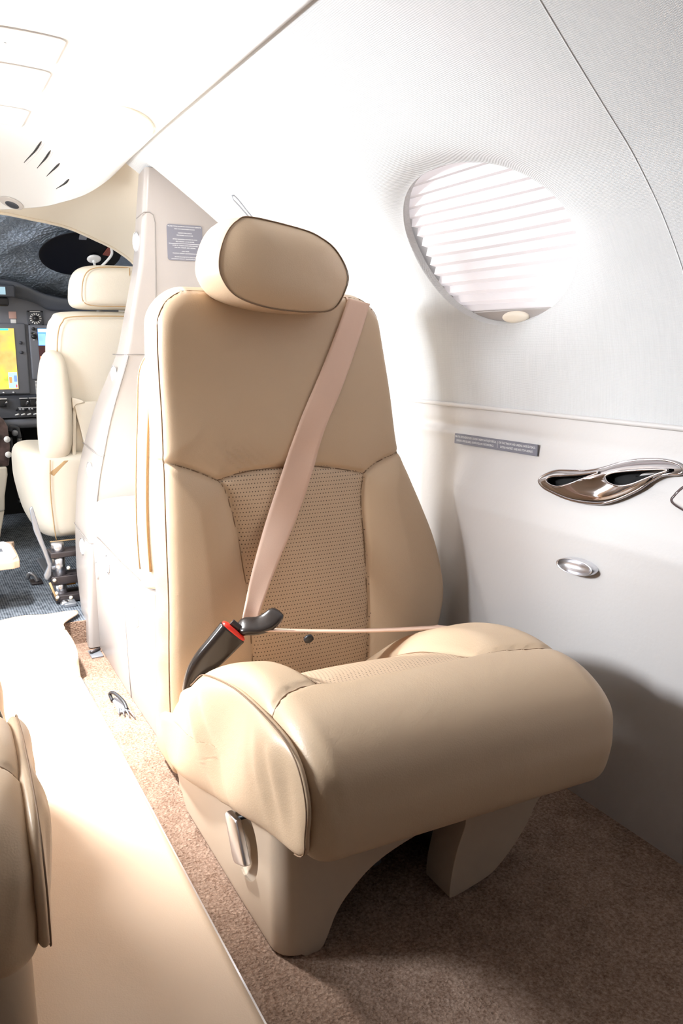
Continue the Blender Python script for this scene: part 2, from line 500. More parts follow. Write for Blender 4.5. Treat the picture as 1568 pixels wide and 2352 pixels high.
WIN = dict(yc=1.086, sc=.274, ry=.203, rs=.137, rot=-.06)
def liner_panel(parent, y0, y1, win=None, side=1):
    if win is None:
        ys = np.linspace(y0, y1, 12); ss = np.linspace(0, PT, 60)
        return obj('liner_panel', [liner_pt(y, s, 0, side) for y in ys for s in ss], gridF(12, 60), M['liner'], parent)
    per = []
    n = 72
    for k in range(n): per.append((y0 + (y1 - y0) * k / n, 0))
    for k in range(n): per.append((y1, PT * k / n))
    for k in range(n): per.append((y1 - (y1 - y0) * k / n, PT))
    for k in range(n): per.append((y0, PT - PT * k / n))
    per = np.array(per); R = 46; V = []
    c, s_ = math.cos(win['rot']), math.sin(win['rot'])
    for k in range(-5, R):
        for (py, ps) in per:
            dy, ds = py - win['yc'], ps - win['sc']
            a = math.atan2((-dy * s_ + ds * c) / win['rs'], (dy * c + ds * s_) / win['ry'])
            ey, es = win['ry'] * math.cos(a), win['rs'] * math.sin(a)
            ey, es = ey * c - es * s_, ey * s_ + es * c
            if k < 0:                                # the return of the reveal, going outboard
                q = -k / 5; V.append(liner_pt(win['yc'] + ey * (1 - .02 * q), win['sc'] + es * (1 - .02 * q), .022 + .012 * q, side)); continue
            t = (k / (R - 1)) ** 1.7
            y = win['yc'] + ey * (1 - t) + dy * t; s = win['sc'] + es * (1 - t) + ds * t
            d = math.hypot(y - win['yc'] - ey, s - win['sc'] - es)
            edge = min(1, min(y1 - y, y - y0, s + .0, PT - s) / .03) if t < 1 else 0
            off = .022 * math.exp(-(d / .035) ** 1.3) * max(0, edge) if k > 0 else .022
            V.append(liner_pt(y, s, off, side))
    # order rings: k=-5..-1 must run from outboard to the rim
    nn = len(per); rings = [V[i * nn:(i + 1) * nn] for i in range(R + 5)]
    rings = rings[:5] + rings[5:]
    Vv = [v for r in rings for v in r]
    return obj('liner_panel', Vv, gridF(R + 5, nn, cv=True), M['liner'], parent)

YS = .70                                     # vertical joint in the liner
wr = thing('wall_right', None, None, (.9, .3, 0), kind='structure')
wl = thing('wall_left', None, None, (mir(.9), .3, 0), kind='structure')
liner_panel(wr, YS, 1.95, WIN)
WIN2 = dict(WIN, yc=.05)
liner_panel(wr, -.55, YS, WIN2); liner_panel(wr, -1.4, -.55)
liner_panel(wl, -.55, .50, WIN2, -1); liner_panel(wl, -1.4, -.55, None, -1); liner_panel(wl, .50, 1.56, dict(WIN, yc=1.30), -1)
liner_panel(wl, 1.95, 2.3, None, -1); liner_panel(wr, 1.95, 2.0)
# raised seam along the joint (bows with the wall)
P = [liner_pt(YS + .035 * math.sin(math.pi * i / 59) - .02 + .0, PT * i / 59, -.0005) for i in range(60)]
tube('seam_bead', P, .0007, M['white'], wr, n=8)
# piece over the door on the left side
obj('door_header', [liner_pt(y, s, 0, -1) for y in (1.56, 1.95) for s in np.linspace(.45, PT, 20)], gridF(2, 20), M['liner'], wl)

def lower_x(y, z):
    """inner face of the grained lower sidewall: armrest swell aft, flat forward of it"""
    zb = np.array([0, .1, .2, .3, .40, .44, .47, .50, .53, .575, .63]); xb = np.array([.900, .894, .885, .876, .868, .867, .873, .884, .896, .903, .904])
    sw = np.interp(z, zb, xb); flat = np.interp(z, [0, .08, .3, .63], [.902, .906, .910, .905])
    yb = 1.215 - .42 * np.clip(.45 - z, 0, 1) - .05 * np.clip((z - .47) / .1, 0, 1)
    k = sstep((y - (yb - .055)) / .10)
    x = sw * (1 - k) + flat * k
    fade = sstep((y - .90) / .25)
    x += .007 * np.exp(-((z - .577 + .004) / .008) ** 2) * fade - .004 * np.exp(-((z - .560) / .010) ** 2) * fade
    return x
ny, nz = 160, 120
ys = np.linspace(-.6, 2.0, ny); zs = np.linspace(0, .612, nz)
V = [(float(lower_x(y, z)), y, z) for y in ys for z in zs] 
obj('lower_panel', V, gridF(ny, nz), M['vinyl'], wr)
tube('ledge_lip', [(.9035, -.6, .613), (.9035, 0, .613), (.9035, 1.0, .613), (.9035, 2.0, .613)], .004, M['vinyl'], wr, n=12)
for y0, y1 in ((-1.4, 1.56), (1.95, 2.3)):
    obj('lower_panel', [(mir(.902), y, z) for y in (y0, y1) for z in (0, .62)], gridF(2, 2), M['vinyl'], wl)
obj('lower_panel', [(.902, y, z) for y in (-1.4, -.6) for z in (0, .62)], gridF(2, 2), M['vinyl'], wr)
wb = obj('wall_back', *box_geo((-.62, -1.45, 0), (1.0, -1.4, 1.25)), M['marble'], smooth=False); tag(wb, kind='structure')

# ceiling: shallow vault whose forward end dips as a rounded lip over the cockpit entry
E = [(.487, 1.92, 1.15), (.482, 2.02, 1.14), (.469, 2.11, 1.125), (.444, 2.20, 1.11), (.405, 2.28, 1.10), (.358, 2.36, 1.095), (.254, 2.43, 1.09), (CX, 2.44, 1.09)]
E = smooth_line(E, 60)
edge = np.vstack([E, [(mir(x), y, z) for x, y, z in E[::-1][1:]]])
edge = resample(edge, 120)
arch = lambda x: 1.15 + .05 * (1 - ((x - CX) / .3) ** 2) - .0
ny = 110; V = []
for (ex, ey, ez) in edge:
    for j in range(ny):
        t = j / (ny - 1); y = -1.4 + (ey + 1.4) * (1 - (1 - t) ** 1.6)
        k = min(1, max(0, (y - (ey - .42)) / .42)); k = k ** 2.4
        # run from the straight seam towards the bowed edge
        xs = ex; xx = CX + (ex - CX) * 1.0
        f = max(0, min(1, (y - 1.5) / (ey - 1.5))); x0 = CX + math.copysign(1, ex - CX) * .3 * min(1, abs(np.searchsorted(edge[:, 1], ey) * 0 + 1))
        V.append((xx, y, arch(xx) * (1 - k) + ez * k))
# widen the aft part to the seam so that the panel fills the cabin's width
nE = len(edge); V2 = []
for i in range(nE):
    u = 2 * i / (nE - 1) - 1
    for j in range(ny):
        x, y, z = V[i * ny + j]
        ey = edge[i][1]; f = sstep(max(0, (y - 1.2)) / max(.1, ey - 1.2)); f = float(f)
        xs = CX - u * .2995
        xn = xs * (1 - f) + x * f
        k = min(1, max(0, (y - (ey - .42)) / .42)) ** 2.4
        V2.append((xn, y, arch(xn) * (1 - k) + edge[i][2] * k - .004))
ceil = obj('ceiling', V2, gridF(nE, ny), M['ceiling']); tag(ceil, kind='structure')
md = ceil.modifiers.new('s', 'SOLIDIFY'); md.thickness = .012; md.offset = 0
def ceil_z(x, y): return arch(x) - .0105

# floor, aisle runner over the step, metal edge
fl = obj('floor', *box_geo((-.62, -1.45, -.04), (1.0, 1.96, 0)), M['carpet'], smooth=False); tag(fl, kind='structure')
stp = obj('floor_step', *box_geo((-.45, 1.745, -.04), (.266, 1.96, .056)), M['ckcarpet'], smooth=False); tag(stp, kind='structure')
flc = obj('floor_cockpit', *box_geo((-.45, 1.96, -.04), (1.0, 3.6, .056)), M['ckcarpet'], smooth=False); tag(flc, kind='structure')
prof = [(-1.38, .004), (.3, .004), (1.2, .004), (1.715, .005), (1.727, .009), (1.734, .03), (1.738, .05), (1.75, .060), (1.80, .0635), (1.95, .0635), (2.03, .061)]
V = []; W = 26
pr = smooth_line(prof, 160)
for i in range(W):
    u = i / (W - 1); x = .045 + (.270 - .045) * u
    for (y, z) in pr:
        zz = z + (.0035 * math.sin(9 * u + 31 * y) * math.sin(5.2 * u + 2) if y > 1.742 else 0)
        yy = y + (-.006 * math.sin(7 * u) if 1.72 < y < 1.76 else 0) + (.055 * (1 - u) * 0 - .05 * (u - .5) ** 2 if y > 1.9 else 0)
        V.append((x + .048 * u * float(sstep((y - 1.93) / .08)), yy, zz))
run = obj('floor_runner', V, gridF(W, len(pr)), M['runner'])
md = run.modifiers.new('s', 'SOLIDIFY'); md.thickness = .004; md.offset = 1
tag(run, 'beige leather runner along the aisle floor and over the cockpit step', 'floor runner')
rs = obj('trim_2', *box_geo((.262, 1.953, 0), (.335, 1.9595, .0565)), M['carpet'], smooth=False); tag(rs, kind='structure')
st = obj('trim_1', *box_geo((.2705, -1.38, 0), (.2735, 1.72, .0045)), M['alu'], smooth=False); tag(st, kind='structure')

# window in the right wall: outer ring and pane; the pleated shade is a thing of its own
w1 = thing('window_1', None, None, liner_pt(WIN['yc'], .14, .05), kind='structure')
el = ellipse(0, 0, WIN['ry'] + .01, WIN['rs'] + .01, 80, WIN['rot'])
V, F = pad_geo([(WIN['yc'] + a, WIN['sc'] + b) for a, b in el], lambda a, b, h: liner_pt(a, b, .07 + h), .003)
obj('pane', V, F, M['pane'], w1)
rg = []
for off, k in ((.034, 1.0), (.034, 1.06), (.08, 1.06), (.08, 1.0)):
    rg += [liner_pt(WIN['yc'] + a * k, WIN['sc'] + b * k, off) for a, b in el]
obj('frame', rg, gridF(4, len(el), cu=True, cv=True), M['vinyl'], w1)

ws = thing('window_shade', 'white pleated cloth shade drawn over the oval window', 'window shade', liner_pt(WIN['yc'], .15, .06))
nf = 15; s0, s1 = WIN['sc'] - WIN['rs'] * .93 + .012, WIN['sc'] + WIN['rs'] + .012
V = []; ysd = np.linspace(WIN['yc'] - WIN['ry'] - .005, WIN['yc'] + WIN['ry'] - .012, 24)
rows = []
for k in range(nf * 2 + 1):
    rows.append((s0 + (s1 - s0) * k / (nf * 2), .037 + (.010 if k % 2 else 0)))
for s, off in rows:
    V.append([liner_pt(y, s + .002 * math.sin(5 * y), off + .002 * math.sin(11 * y + s * 40)) for y in ysd])
V = [p for r in V for p in r]
o = obj('pleats', V, gridF(len(rows), 24), M['shade'], ws, smooth=False)
V, F = pad_geo([(WIN['yc'] - .14, s0 - .02), (WIN['yc'] + .13, s0 - .02), (WIN['yc'] + .15, s0), (WIN['yc'] - .16, s0)], lambda a, b, h: liner_pt(a, b, .040 - h), .006, p=8)
obj('bottom_rail', V, F, M['cabinet'], ws)
V, F = pad_geo(ellipse(WIN['yc'] - .005, s0 - .012, .034, .0095, 40), lambda a, b, h: liner_pt(a, b, .034 - h), .008, p=3)
obj('pull_tab', V, F, M['creamplastic'], ws)
# ---------------------------------------------------------------- the cabin seat
def yf(z): return 1.175 + .12 * (z - .12)
seat = thing('cabin_seat', 'tan leather cabin seat with headrest and fastened belt beside the oval window', 'seat', (.53, .95, 0), group=None)

# --- backrest
S_UL = [(.30, .545), (.344, .540), (.377, .530), (.405, .518), (.426, .507)]
S_ARC = [(.426, .507), (.472, .517), (.535, .5205), (.600, .518), (.651, .510), (.699, .499)]
S_UR = [(.699, .499), (.731, .518), (.778, .532), (.83, .545)]
S_IL = [(.426, .507), (.439, .488), (.453, .422), (.461, .349), (.466, .274), (.465, .208), (.463, .10)]
S_IR = [(.699, .499), (.691, .451), (.693, .365), (.693, .270), (.687, .175), (.685, .10)]
S_UL, S_ARC, S_UR, S_IL, S_IR = [smooth_line(s, 40) for s in (S_UL, S_ARC, S_UR, S_IL, S_IR)]
zl = [.10, .15, .221, .316, .436, .539, .613, .683, .74, .774, .80]; xl = [.320, .322, .326, .333, .338, .343, .346, .347, .349, .353, .358]
zr = [.10, .16, .209, .253, .295, .364, .432, .490, .539, .641, .718, .763, .80]; xr = [.80, .828, .848, .860, .860, .846, .820, .795, .776, .766, .756, .750, .744]
def smooth_interp(z, Z, X):
    L = smooth_line(list(zip(Z, X)), 300); return np.interp(z, L[:, 0], L[:, 1])
nu, nv = 150, 190
u = np.linspace(0, 1, nu); v = np.linspace(0, 1, nv)
u = .5 - .5 * np.cos(math.pi * u) * (.65 + .35 * np.abs(np.cos(math.pi * u)))   # finer near the edges
v = .10 * 0 + v
Zt = np.zeros((nu, nv)); Xt = np.zeros((nu, nv))
ztop = .808 - .004 * u - .052 * (1 - np.sqrt(np.clip(1 - np.clip(1 - u / .13, 0, 1) ** 2.2, 0, 1))) - .045 * (1 - np.sqrt(np.clip(1 - np.clip(1 - (1 - u) / .12, 0, 1) ** 2.2, 0, 1)))
for i in range(nu):
    Zt[i] = .10 + (ztop[i] - .10) * v
    Xt[i] = smooth_interp(Zt[i], zl, xl) * (1 - u[i]) + smooth_interp(Zt[i], zr, xr) * u[i]
dseam = np.full(Xt.shape, 1e9)
for L in (S_UL, S_ARC, S_UR, S_IL, S_IR): dseam = np.minimum(dseam, polydist(Xt, Zt, L[::2]))
# distance to the outer edge
edge_pts = np.vstack([np.c_[Xt[0], Zt[0]], np.c_[Xt[:, -1], Zt[:, -1]], np.c_[Xt[-1], Zt[-1]][::-1]])
dedge = polydist(Xt, Zt, edge_pts[::4])
inL = np.interp(Zt, S_IL[::-1, 1], S_IL[::-1, 0]); inR = np.interp(Zt, S_IR[::-1, 1], S_IR[::-1, 0])
ztopseam = np.where(Xt < .426, np.interp(Xt, S_UL[:, 0], S_UL[:, 1]), np.where(Xt > .699, np.interp(Xt, S_UR[:, 0], S_UR[:, 1]), np.interp(Xt, S_ARC[:, 0], S_ARC[:, 1])))
isU = Zt > ztopseam; isI = (~isU) & (Xt > inL) & (Xt < inR)
puff = np.where(isU, .012, np.where(isI, .006, .022))
Y = yf(Zt)
Y = Y - puff * (1 - np.exp(-np.minimum(dseam, dedge + .008) / .030))
Y = Y + .0045 * np.exp(-(dseam / .0035) ** 2)
r = .020; e = np.clip(1 - dedge / r, 0, 1); Y = Y + r * .75 * (1 - np.sqrt(np.clip(1 - e ** 2, 0, 1)))
Y = Y + np.where(isI, .016 * sstep((.28 - Zt) / .12), 0) * 0
# soft pull wrinkles above the left end of the arc and along the bolsters
wr_ = np.exp(-(((Xt - .47) / .05) ** 2 + ((Zt - .545) / .022) ** 2)) * .0016 * np.sin((Xt * 1.0 + Zt * 1.1) * 420)
Y = Y + wr_
V = [(Xt[i, j], Y[i, j], Zt[i, j]) for i in range(nu) for j in range(nv)]
F = gridF(nu, nv)
key = []
for i in range(nu - 1):
    for j in range(nv - 1):
        a = (isU[i, j], isU[i+1, j+1]); b = (isI[i, j], isI[i+1, j+1])
        if isU[i, j]: key.append('u')
        elif isI[i, j]: key.append('i')
        else: key.append('l' if Xt[i, j] < .56 else 'r')
# side and rear: strips from the front's rim back to the rear face
rim = [(0, j) for j in range(nv)] + [(i, nv - 1) for i in range(1, nu)] + [(nu - 1, j) for j in range(nv - 2, -1, -1)]
rid = [i * nv + j for i, j in rim]
rp = np.array([V[i] for i in rid]); cxz = np.array([.56, .45])
tang = np.gradient(rp[:, [0, 2]], axis=0); nrm = np.c_[-tang[:, 1], tang[:, 0]]; nrm /= np.linalg.norm(nrm, axis=1)[:, None] + 1e-9
if np.sum(nrm[:nv, 0]) > 0: nrm = -nrm
K = 12; base = len(V); prev = rid
TH = .105
for k in range(1, K + 1):
    t = k / K; cur = []
    for q, p in enumerate(rp):
        pf = .010 * math.sin(math.pi * min(1, t * 1.05)) ** .8 - .012 * t ** 3
        wob = .0012 * math.sin(p[2] * 90 + 3 * t) * math.sin(math.pi * t) * (1 if p[2] < .4 else .3)
        d = nrm[q] * (pf + wob)
        cur.append(len(V)); V.append((p[0] + d[0], p[1] + (yf(p[2]) + TH - p[1]) * t, p[2] + d[1]))
    for q in range(len(rid) - 1):
        F.append((prev[q], prev[q + 1], cur[q + 1], cur[q])); key.append('s')
    prev = cur
# rear face: join left rim to right rim row by row
Lr = prev[:nv]; Rr = prev[-nv:][::-1]
m_ = 10; cols = [Lr]
for c in range(1, m_):
    cur = []
    for j in range(nv):
        a, b = np.array(V[Lr[j]]), np.array(V[Rr[j]]); t = c / m_
        p = a * (1 - t) + b * t; p[1] += .02 * math.sin(math.pi * t)
        if j == nv - 1: p[2] = V[prev[nv - 1 + int(t * (nu - 1))]][2]
        else: p[2] = min(p[2], V[prev[nv - 1 + int(t * (nu - 1))]][2] if j > nv - 12 else p[2])
        cur.append(len(V)); V.append(tuple(p))
    cols.append(cur)
cols.append(Rr)
for a, b in zip(cols[:-1], cols[1:]):
    for j in range(nv - 1): F.append((a[j], b[j], b[j + 1], a[j + 1])); key.append('s')
SP = dict(u=('upper_panel', M['leather'], None), i=('centre_insert', M['perf_back'], 'perforated tan leather back insert'), l=('side_bolster', M['leather'], None), r=('side_bolster', M['leather'], None), s=('back_cover', M['leather'], None))
split_parts(V, F, key, SP, seat, (.56, 1.25, .45))
FX = lambda x, z: float(Y[np.unravel_index(np.argmin((Xt - x) ** 2 + (Zt - z) ** 2), Xt.shape)])
for L in (S_UL[S_UL[:, 0] > .349], S_ARC, S_UR[S_UR[:, 0] < .768], S_IL[:-4], S_IR[:-4]):
    tube('piping', [(x, FX(x, z) - .0002, z) for x, z in L[::2]], .0009, M['piping'], seat, n=6)
tube('piping', [(p[0] + (-.0008 if p[0] < .5 else .0008), p[1] + .0006, p[2]) for p in rp[2:nv + nu + 60:3]], .0009, M['piping'], seat, n=6)

box('lower_gusset', (.3235, 1.192, .02), (.80, 1.306, .140), M['leather'], seat, .012)
# --- rear shell and map pocket behind the back
pl_ = smooth_line([(.324, .33), (.336, .305), (.42, .30), (.70, .30), (.72, .34), (.70, .62), (.69, .70), (.40, .705), (.345, .695), (.332, .60), (.322, .45)], 80, True)
V = []
for y, k in ((1.298, .030), (1.306, .022), (1.33, .005), (1.345, 0), (1.354, .001), (1.358, .008)):
    for p in pl_: V.append((p[0] + k * (1 if p[0] < .53 else -1) * min(1, abs(p[0] - .53) / .1), y, .50 + (p[1] - .50) * (1 - k * 1.2)))
n_ = len(pl_); F = gridF(6, n_, cv=True); F.append(tuple(range(n_))); F.append(tuple(range(5 * n_, 6 * n_)))
obj('rear_shell', V, F, M['cream'], seat, label='cream rear shell')
for y, k, r_ in ((1.320, .011, .0022), (1.346, -.0005, .0016)):
    tube('edge_binding', [(p[0] + k, y, p[1]) for p in pl_ if p[0] < .36 and p[1] > .33], r_, M['creamedge'], seat, n=8, label='tan edge binding')
pl2 = smooth_line([(.329, .40), (.34, .385), (.70, .385), (.705, .42), (.69, .62), (.68, .69), (.39, .708), (.350, .705), (.340, .66), (.330, .55)], 80, True)
prism('map_pocket', [(.56 + (p[0] - .56) * .9, p[1]) for p in pl2], XZ, 1.358, 1.366, M['cream'], seat, bev=.003, label='cream leather map pocket')

# --- headrest, turned a little towards the window
HC = Vector((.54, 1.19, .845)); HY = math.radians(5)
hc_, hs_ = math.cos(HY), math.sin(HY)
def H3(a, b, h):      # a across, b up, h forward of the seam plane (towards the aisle's rear)
    x, y = a - HC.x, -h
    return (HC.x + x * hc_ - y * hs_, HC.y + x * hs_ + y * hc_, b)
ho = [(.455, .905), (.436, .884), (.424, .850), (.427, .822), (.452, .795), (.510, .779), (.586, .775), (.628, .783), (.652, .820), (.651, .845), (.630, .874), (.604, .890), (.568, .901), (.48, .912)]
ho = resample(smooth_line(ho, 200, True), 110, True)
V = []; R = 22; cc = ho.mean(0); n = len(ho)
V.append(H3(cc[0], cc[1], .024))
rs = [1 - (1 - k / R) ** 1.6 for k in range(1, R + 1)]
F = []
for r_ in rs:
    for o_ in ho:
        w = cc + (o_ - cc) * r_; h = .024 * (1 - r_ ** 3.2) + .0012 * math.sin(60 * w[1] + 25 * w[0]) * math.exp(-((w[0] - .44) / .03) ** 2)
        V.append(H3(w[0], w[1], h))
for k in range(n): F.append((0, 1 + k, 1 + (k + 1) % n))
for i in range(R - 1):
    a = 1 + i * n
    for k in range(n): F.append((a + k, a + n + k, a + n + (k + 1) % n, a + (k + 1) % n))
obj('headrest_pad', V, F, M['leather'], seat)
V = []; F = []; K = 16; TD = .112
for k in range(K + 1):
    t = k / K; sc = 1 + .09 * math.sin(math.pi * min(1, t * 1.12)) ** .8 - .16 * max(0, t - .6) ** 1.5 / .25
    for o_ in ho:
        w = cc + (o_ - cc) * np.array([sc, 1 + (sc - 1) * (.25 if sc > 1 else 1)]); V.append(H3(w[0], w[1], .001 - TD * t))
F = gridF(K + 1, n, cv=True)
b0 = len(V)
for k in range(1, 8):
    s_ = 1 - k / 8
    sc = (1 - .16 * .4 ** 1.5 / .25) * s_ ** .8
    for o_ in ho:
        w = cc + (o_ - cc) * sc; V.append(H3(w[0], w[1], .001 - TD - .014 * (1 - s_ ** 2)))
for i in range(K, K + 7):
    for k in range(n): F.append((i * n + k, (i + 1) * n + k, (i + 1) * n + (k + 1) % n, i * n + (k + 1) % n))
F.append(tuple(range((K + 7) * n, (K + 8) * n)))
hrc = obj('headrest_cover', V, F, M['leather'], seat)
tube('piping', [H3(*(cc + (o_ - cc) * 1.004), .002) for o_ in np.vstack([ho, ho[:1]])], .0009, M['piping'], hrc, n=6)
for x in (.49, .60):
    tube('headrest_post', [(x, 1.275, .74), (x, 1.265, .80), (x + .002, 1.255, .84)], .006, M['chrome'], seat)

# --- seat cushion: side profile swept across the seat
X0, X1 = .317, .746
prof = [(1.20, .10), (1.195, .130), (1.165, .165), (1.11, .208), (1.03, .262), (.93, .309), (.85, .330), (.78, .334), (.715, .326), (.668, .300), (.647, .262), (.648, .225), (.662, .190), (.70, .178), (.80, .165), (1.0, .12), (1.15, .09)]
pp = resample(smooth_line(prof, 500, True), 210, True)
i0 = int(np.argmin((pp[:, 0] - 1.20) ** 2 + (pp[:, 1] - .105) ** 2)); pp = np.roll(pp, -i0, axis=0)
tg = np.roll(pp, -1, 0) - np.roll(pp, 1, 0); pn = np.c_[tg[:, 1], -tg[:, 0]]; pn /= np.linalg.norm(pn, axis=1)[:, None]
if np.sum(pn * (pp - pp.mean(0))) < 0: pn = -pn
nx = 130
xs = .5 - .5 * np.cos(np.linspace(0, math.pi, nx)); xs = X0 + (X1 - X0) * (.55 * xs + .45 * np.linspace(0, 1, nx))
XX, JJ = np.meshgrid(xs, np.arange(len(pp)), indexing='ij')
PY = np.tile(pp[:, 0], (nx, 1)); PZc = np.tile(pp[:, 1], (nx, 1)); NY = np.tile(pn[:, 0], (nx, 1)); NZ = np.tile(pn[:, 1], (nx, 1))
de = np.minimum(XX - X0, X1 - XX); rr = .034
ins = -rr * .85 * (1 - np.sqrt(np.clip(1 - np.clip(1 - de / rr, 0, 1) ** 2.2, 0, 1)))
top = sstep((NZ - .15) / .4)
# centre insert sits lower than the bolsters
xi0 = .392; xi1 = .622
cen = sstep((XX - (xi0 - .014)) / .04) * sstep(((xi1 + .050) - XX) / .07) * sstep((PY - .765) / .05) * top
ins = ins - .030 * cen * (.55 + .45 * sstep((PY - .78) / .15))
# gentle waist of the nose, seams
SEAM_L = [(.300, .750), (.325, .766), (.355, .782), (.392, .790)]; SEAM_R = [(xi1, .790), (.667, .778), (.71, .766), (.76, .755)]
SEAM_I = [(xi0, 1.24), (xi0 - .004, 1.0), (xi0, .79), (xi1, .79), (xi1 + .004, 1.0), (xi1, 1.24)]
ds = np.full(XX.shape, 1e9)
for L in (SEAM_L, SEAM_R, SEAM_I): ds = np.minimum(ds, polydist(XX, PY, smooth_line(L, 30) if L is not SEAM_I else L))
ds = np.where(NZ > 0.0, ds, 1e9)
ins = ins - .0045 * np.exp(-(ds / .0035) ** 2) + .007 * (1 - np.exp(-ds / .03)) * top
wrk = .0010 * np.sin(XX * 260 + PZc * 60) * np.exp(-((XX - .33) / .02) ** 2) * np.exp(-((PZc - .27) / .04) ** 2) * (PY < .72)
ins = ins + wrk
CY = PY + NY * ins; CZ = PZc + NZ * ins
# the front roll leans down slightly to the window side
CZ = CZ - .010 * np.clip((XX - .34) / .42, 0, 1) * (PY < 1.3)
V = [(XX[i, j], CY[i, j], CZ[i, j]) for i in range(nx) for j in range(len(pp))]
nj = len(pp); F = gridF(nx, nj, cv=True); key = []
ySL = lambda x: np.interp(x, [.30, .325, .355, .392], [.750, .766, .782, .790]); ySR = lambda x: np.interp(x, [xi1, .667, .71, .76], [.790, .778, .766, .755])
for i in range(nx - 1):
    for j in range(nj):
        x, y, nzv = XX[i, j], PY[i, j], NZ[i, j]
        if nzv > .05 and y > .78 and xi0 < x < xi1 and y > .79: key.append('i')
        elif nzv > .05 and x <= xi0 and y > ySL(x): key.append('l')
        elif nzv > .05 and x >= xi1 and y > ySR(x): key.append('r')
        elif nzv > .05 or y < .69: key.append('f')
        else: key.append('b')
for side, i in ((0, 0), (1, nx - 1)):
    c = len(V); V.append((XX[i, 0], .93, .20))
    for j in range(nj):
        q = (i * nj + j, i * nj + (j + 1) % nj, c)
        F.append(q if side else q[::-1]); key.append('b')
SP = dict(i=('cushion_insert', M['perf_seat'], 'perforated tan leather seat insert'), l=('thigh_bolster', M['leather'], None), r=('thigh_bolster', M['leather'], None), f=('front_roll', M['leather'], None), b=('cushion_base', M['leather'], None))
split_parts(V, F, key, SP, seat, (.53, .95, .22))
def CT(x, y):
    k = np.where(NZ > .0, (XX - x) ** 2 + (CY - y) ** 2, 9); q = np.unravel_index(np.argmin(k), k.shape); return (float(XX[q]), float(CY[q]), float(CZ[q]) + .0013)
for L in (SEAM_L[:], SEAM_R, [(xi0, 1.12), (xi0 - .004, 1.0), (xi0, .79)], [(xi1, .79), (xi1 + .004, 1.0), (xi1, 1.12)], [(xi0, .79), (xi1, .79)]):
    pts = np.array([CT(x, y) for x, y in smooth_line(L, 60)])
    for _ in range(14): pts[1:-1] = (pts[:-2] + 2 * pts[1:-1] + pts[2:]) / 4
    tube('piping', pts, .0009, M['piping'], seat, n=6)

# --- leather side skirt draped below the cushion's seam, one on each flank
sk = [(1.03, .250), (.98, .284), (.93, .300), (.85, .316), (.768, .320), (.705, .316), (.672, .300), (.655, .268), (.658, .233), (.672, .200), (.776, .174), (.895, .137), (1.0, .104), (1.069, .085), (1.14, .067), (1.178, .064), (1.206, .100), (1.203, .136), (1.15, .145), (1.111, .183), (1.09, .216)]
sk = resample(smooth_line(sk, 400, True), 150, True)
def SK(sgn, xb):
    def f(a, b, h):
        w = (.0035 * math.sin(a * 34 + b * 22 + 1.2) + .0016 * math.sin(a * 150 - b * 40) * math.exp(-((a - .72) / .05) ** 2 - ((b - .27) / .05) ** 2) * 1.2
             + .003 * math.exp(-((a - 1.01 + (.25 - b) * .9) / .016) ** 2) - .003 * math.exp(-((a - .96 + (.25 - b) * .9) / .02) ** 2))
        k = min(1, max(0, h / .012)) if h > 0 else 0
        return (xb + sgn * (h + w * k), a, b)
    return f
V, F = pad_geo(sk, SK(-1, .314), .015, p=5, q=2, Tb=.012, rings=26, c=(.87, .225))
obj('side_skirt', V, F, M['leather'], seat)
V, F = pad_geo(sk, SK(1, .722), .010, p=5, q=2, Tb=.012, rings=18, c=(.87, .225))
obj('side_skirt', V, F, M['leather'], seat)
seamp = [p for p in sk if p[1] > .19 and (p[0] < 1.04) and not (p[0] > .72 and p[1] < .24)]
i_ = [k for k, p in enumerate(sk) if p[0] < 1.04 and (p[1] > .195) and not (p[0] > .70 and p[1] < .25)]
tube('piping', [(.3095, sk[k][0] - (.001 if sk[k][0] < .68 else 0), sk[k][1] + .0012) for k in i_], .0009, M['piping'], seat, n=6)

# --- moulded base: one sheet round the aisle side and the front, arched between the legs
path = [(.321, 1.18), (.321, 1.0), (.321, .88), (.322, .80)]
path += [(.352 - .030 * math.cos(t), .785 - .030 * math.sin(t)) for t in np.linspace(0, math.pi / 2, 12)]
path += [(x, .755) for x in np.linspace(.36, .745, 60)]
path = resample(path, 170)
archx = smooth_line([(.352, -.0), (.371, .000), (.3785, .004), (.386, .018), (.397, .043), (.416, .066), (.452, .093), (.508, .112), (.597, .128), (.66, .135), (.745, .145)], 200)
V = []; nzb = 24
for (x, y) in path:
    if y > .7551:
        zb = .004 if y < 1.12 else .004 + .06 * (y - 1.12) / .06; ztp = np.interp(y, [.755, .776, .895, 1.069, 1.18], [.20, .19, .152, .10, .085])
    else:
        zb = float(np.interp(x, archx[:, 0], archx[:, 1])) if x > .352 else 0.0; ztp = .20
    for j in range(nzb):
        t = j / (nzb - 1); z = zb + (ztp - zb) * t
        lean = .012 * (1 - min(1, z / .15)) * 0
        V.append((x, y, z))
bs = obj('base_shell', V, gridF(len(path), nzb), M['shell'], seat)
md = bs.modifiers.new('s', 'SOLIDIFY'); md.thickness = .028; md.offset = -1 if True else 1
md.use_even_offset = False
apply_mods(bs)
# which side did it grow to? must be inward
mx = min(v.co.x for v in bs.data.vertices) + ORG[seat].x
if mx < .315:
    me = bs.data; bpy.data.objects.remove(bs)
    bs = obj('base_shell', V, gridF(len(path), nzb), M['shell'], seat); md = bs.modifiers.new('s', 'SOLIDIFY'); md.thickness = .028; md.offset = 1; apply_mods(bs)
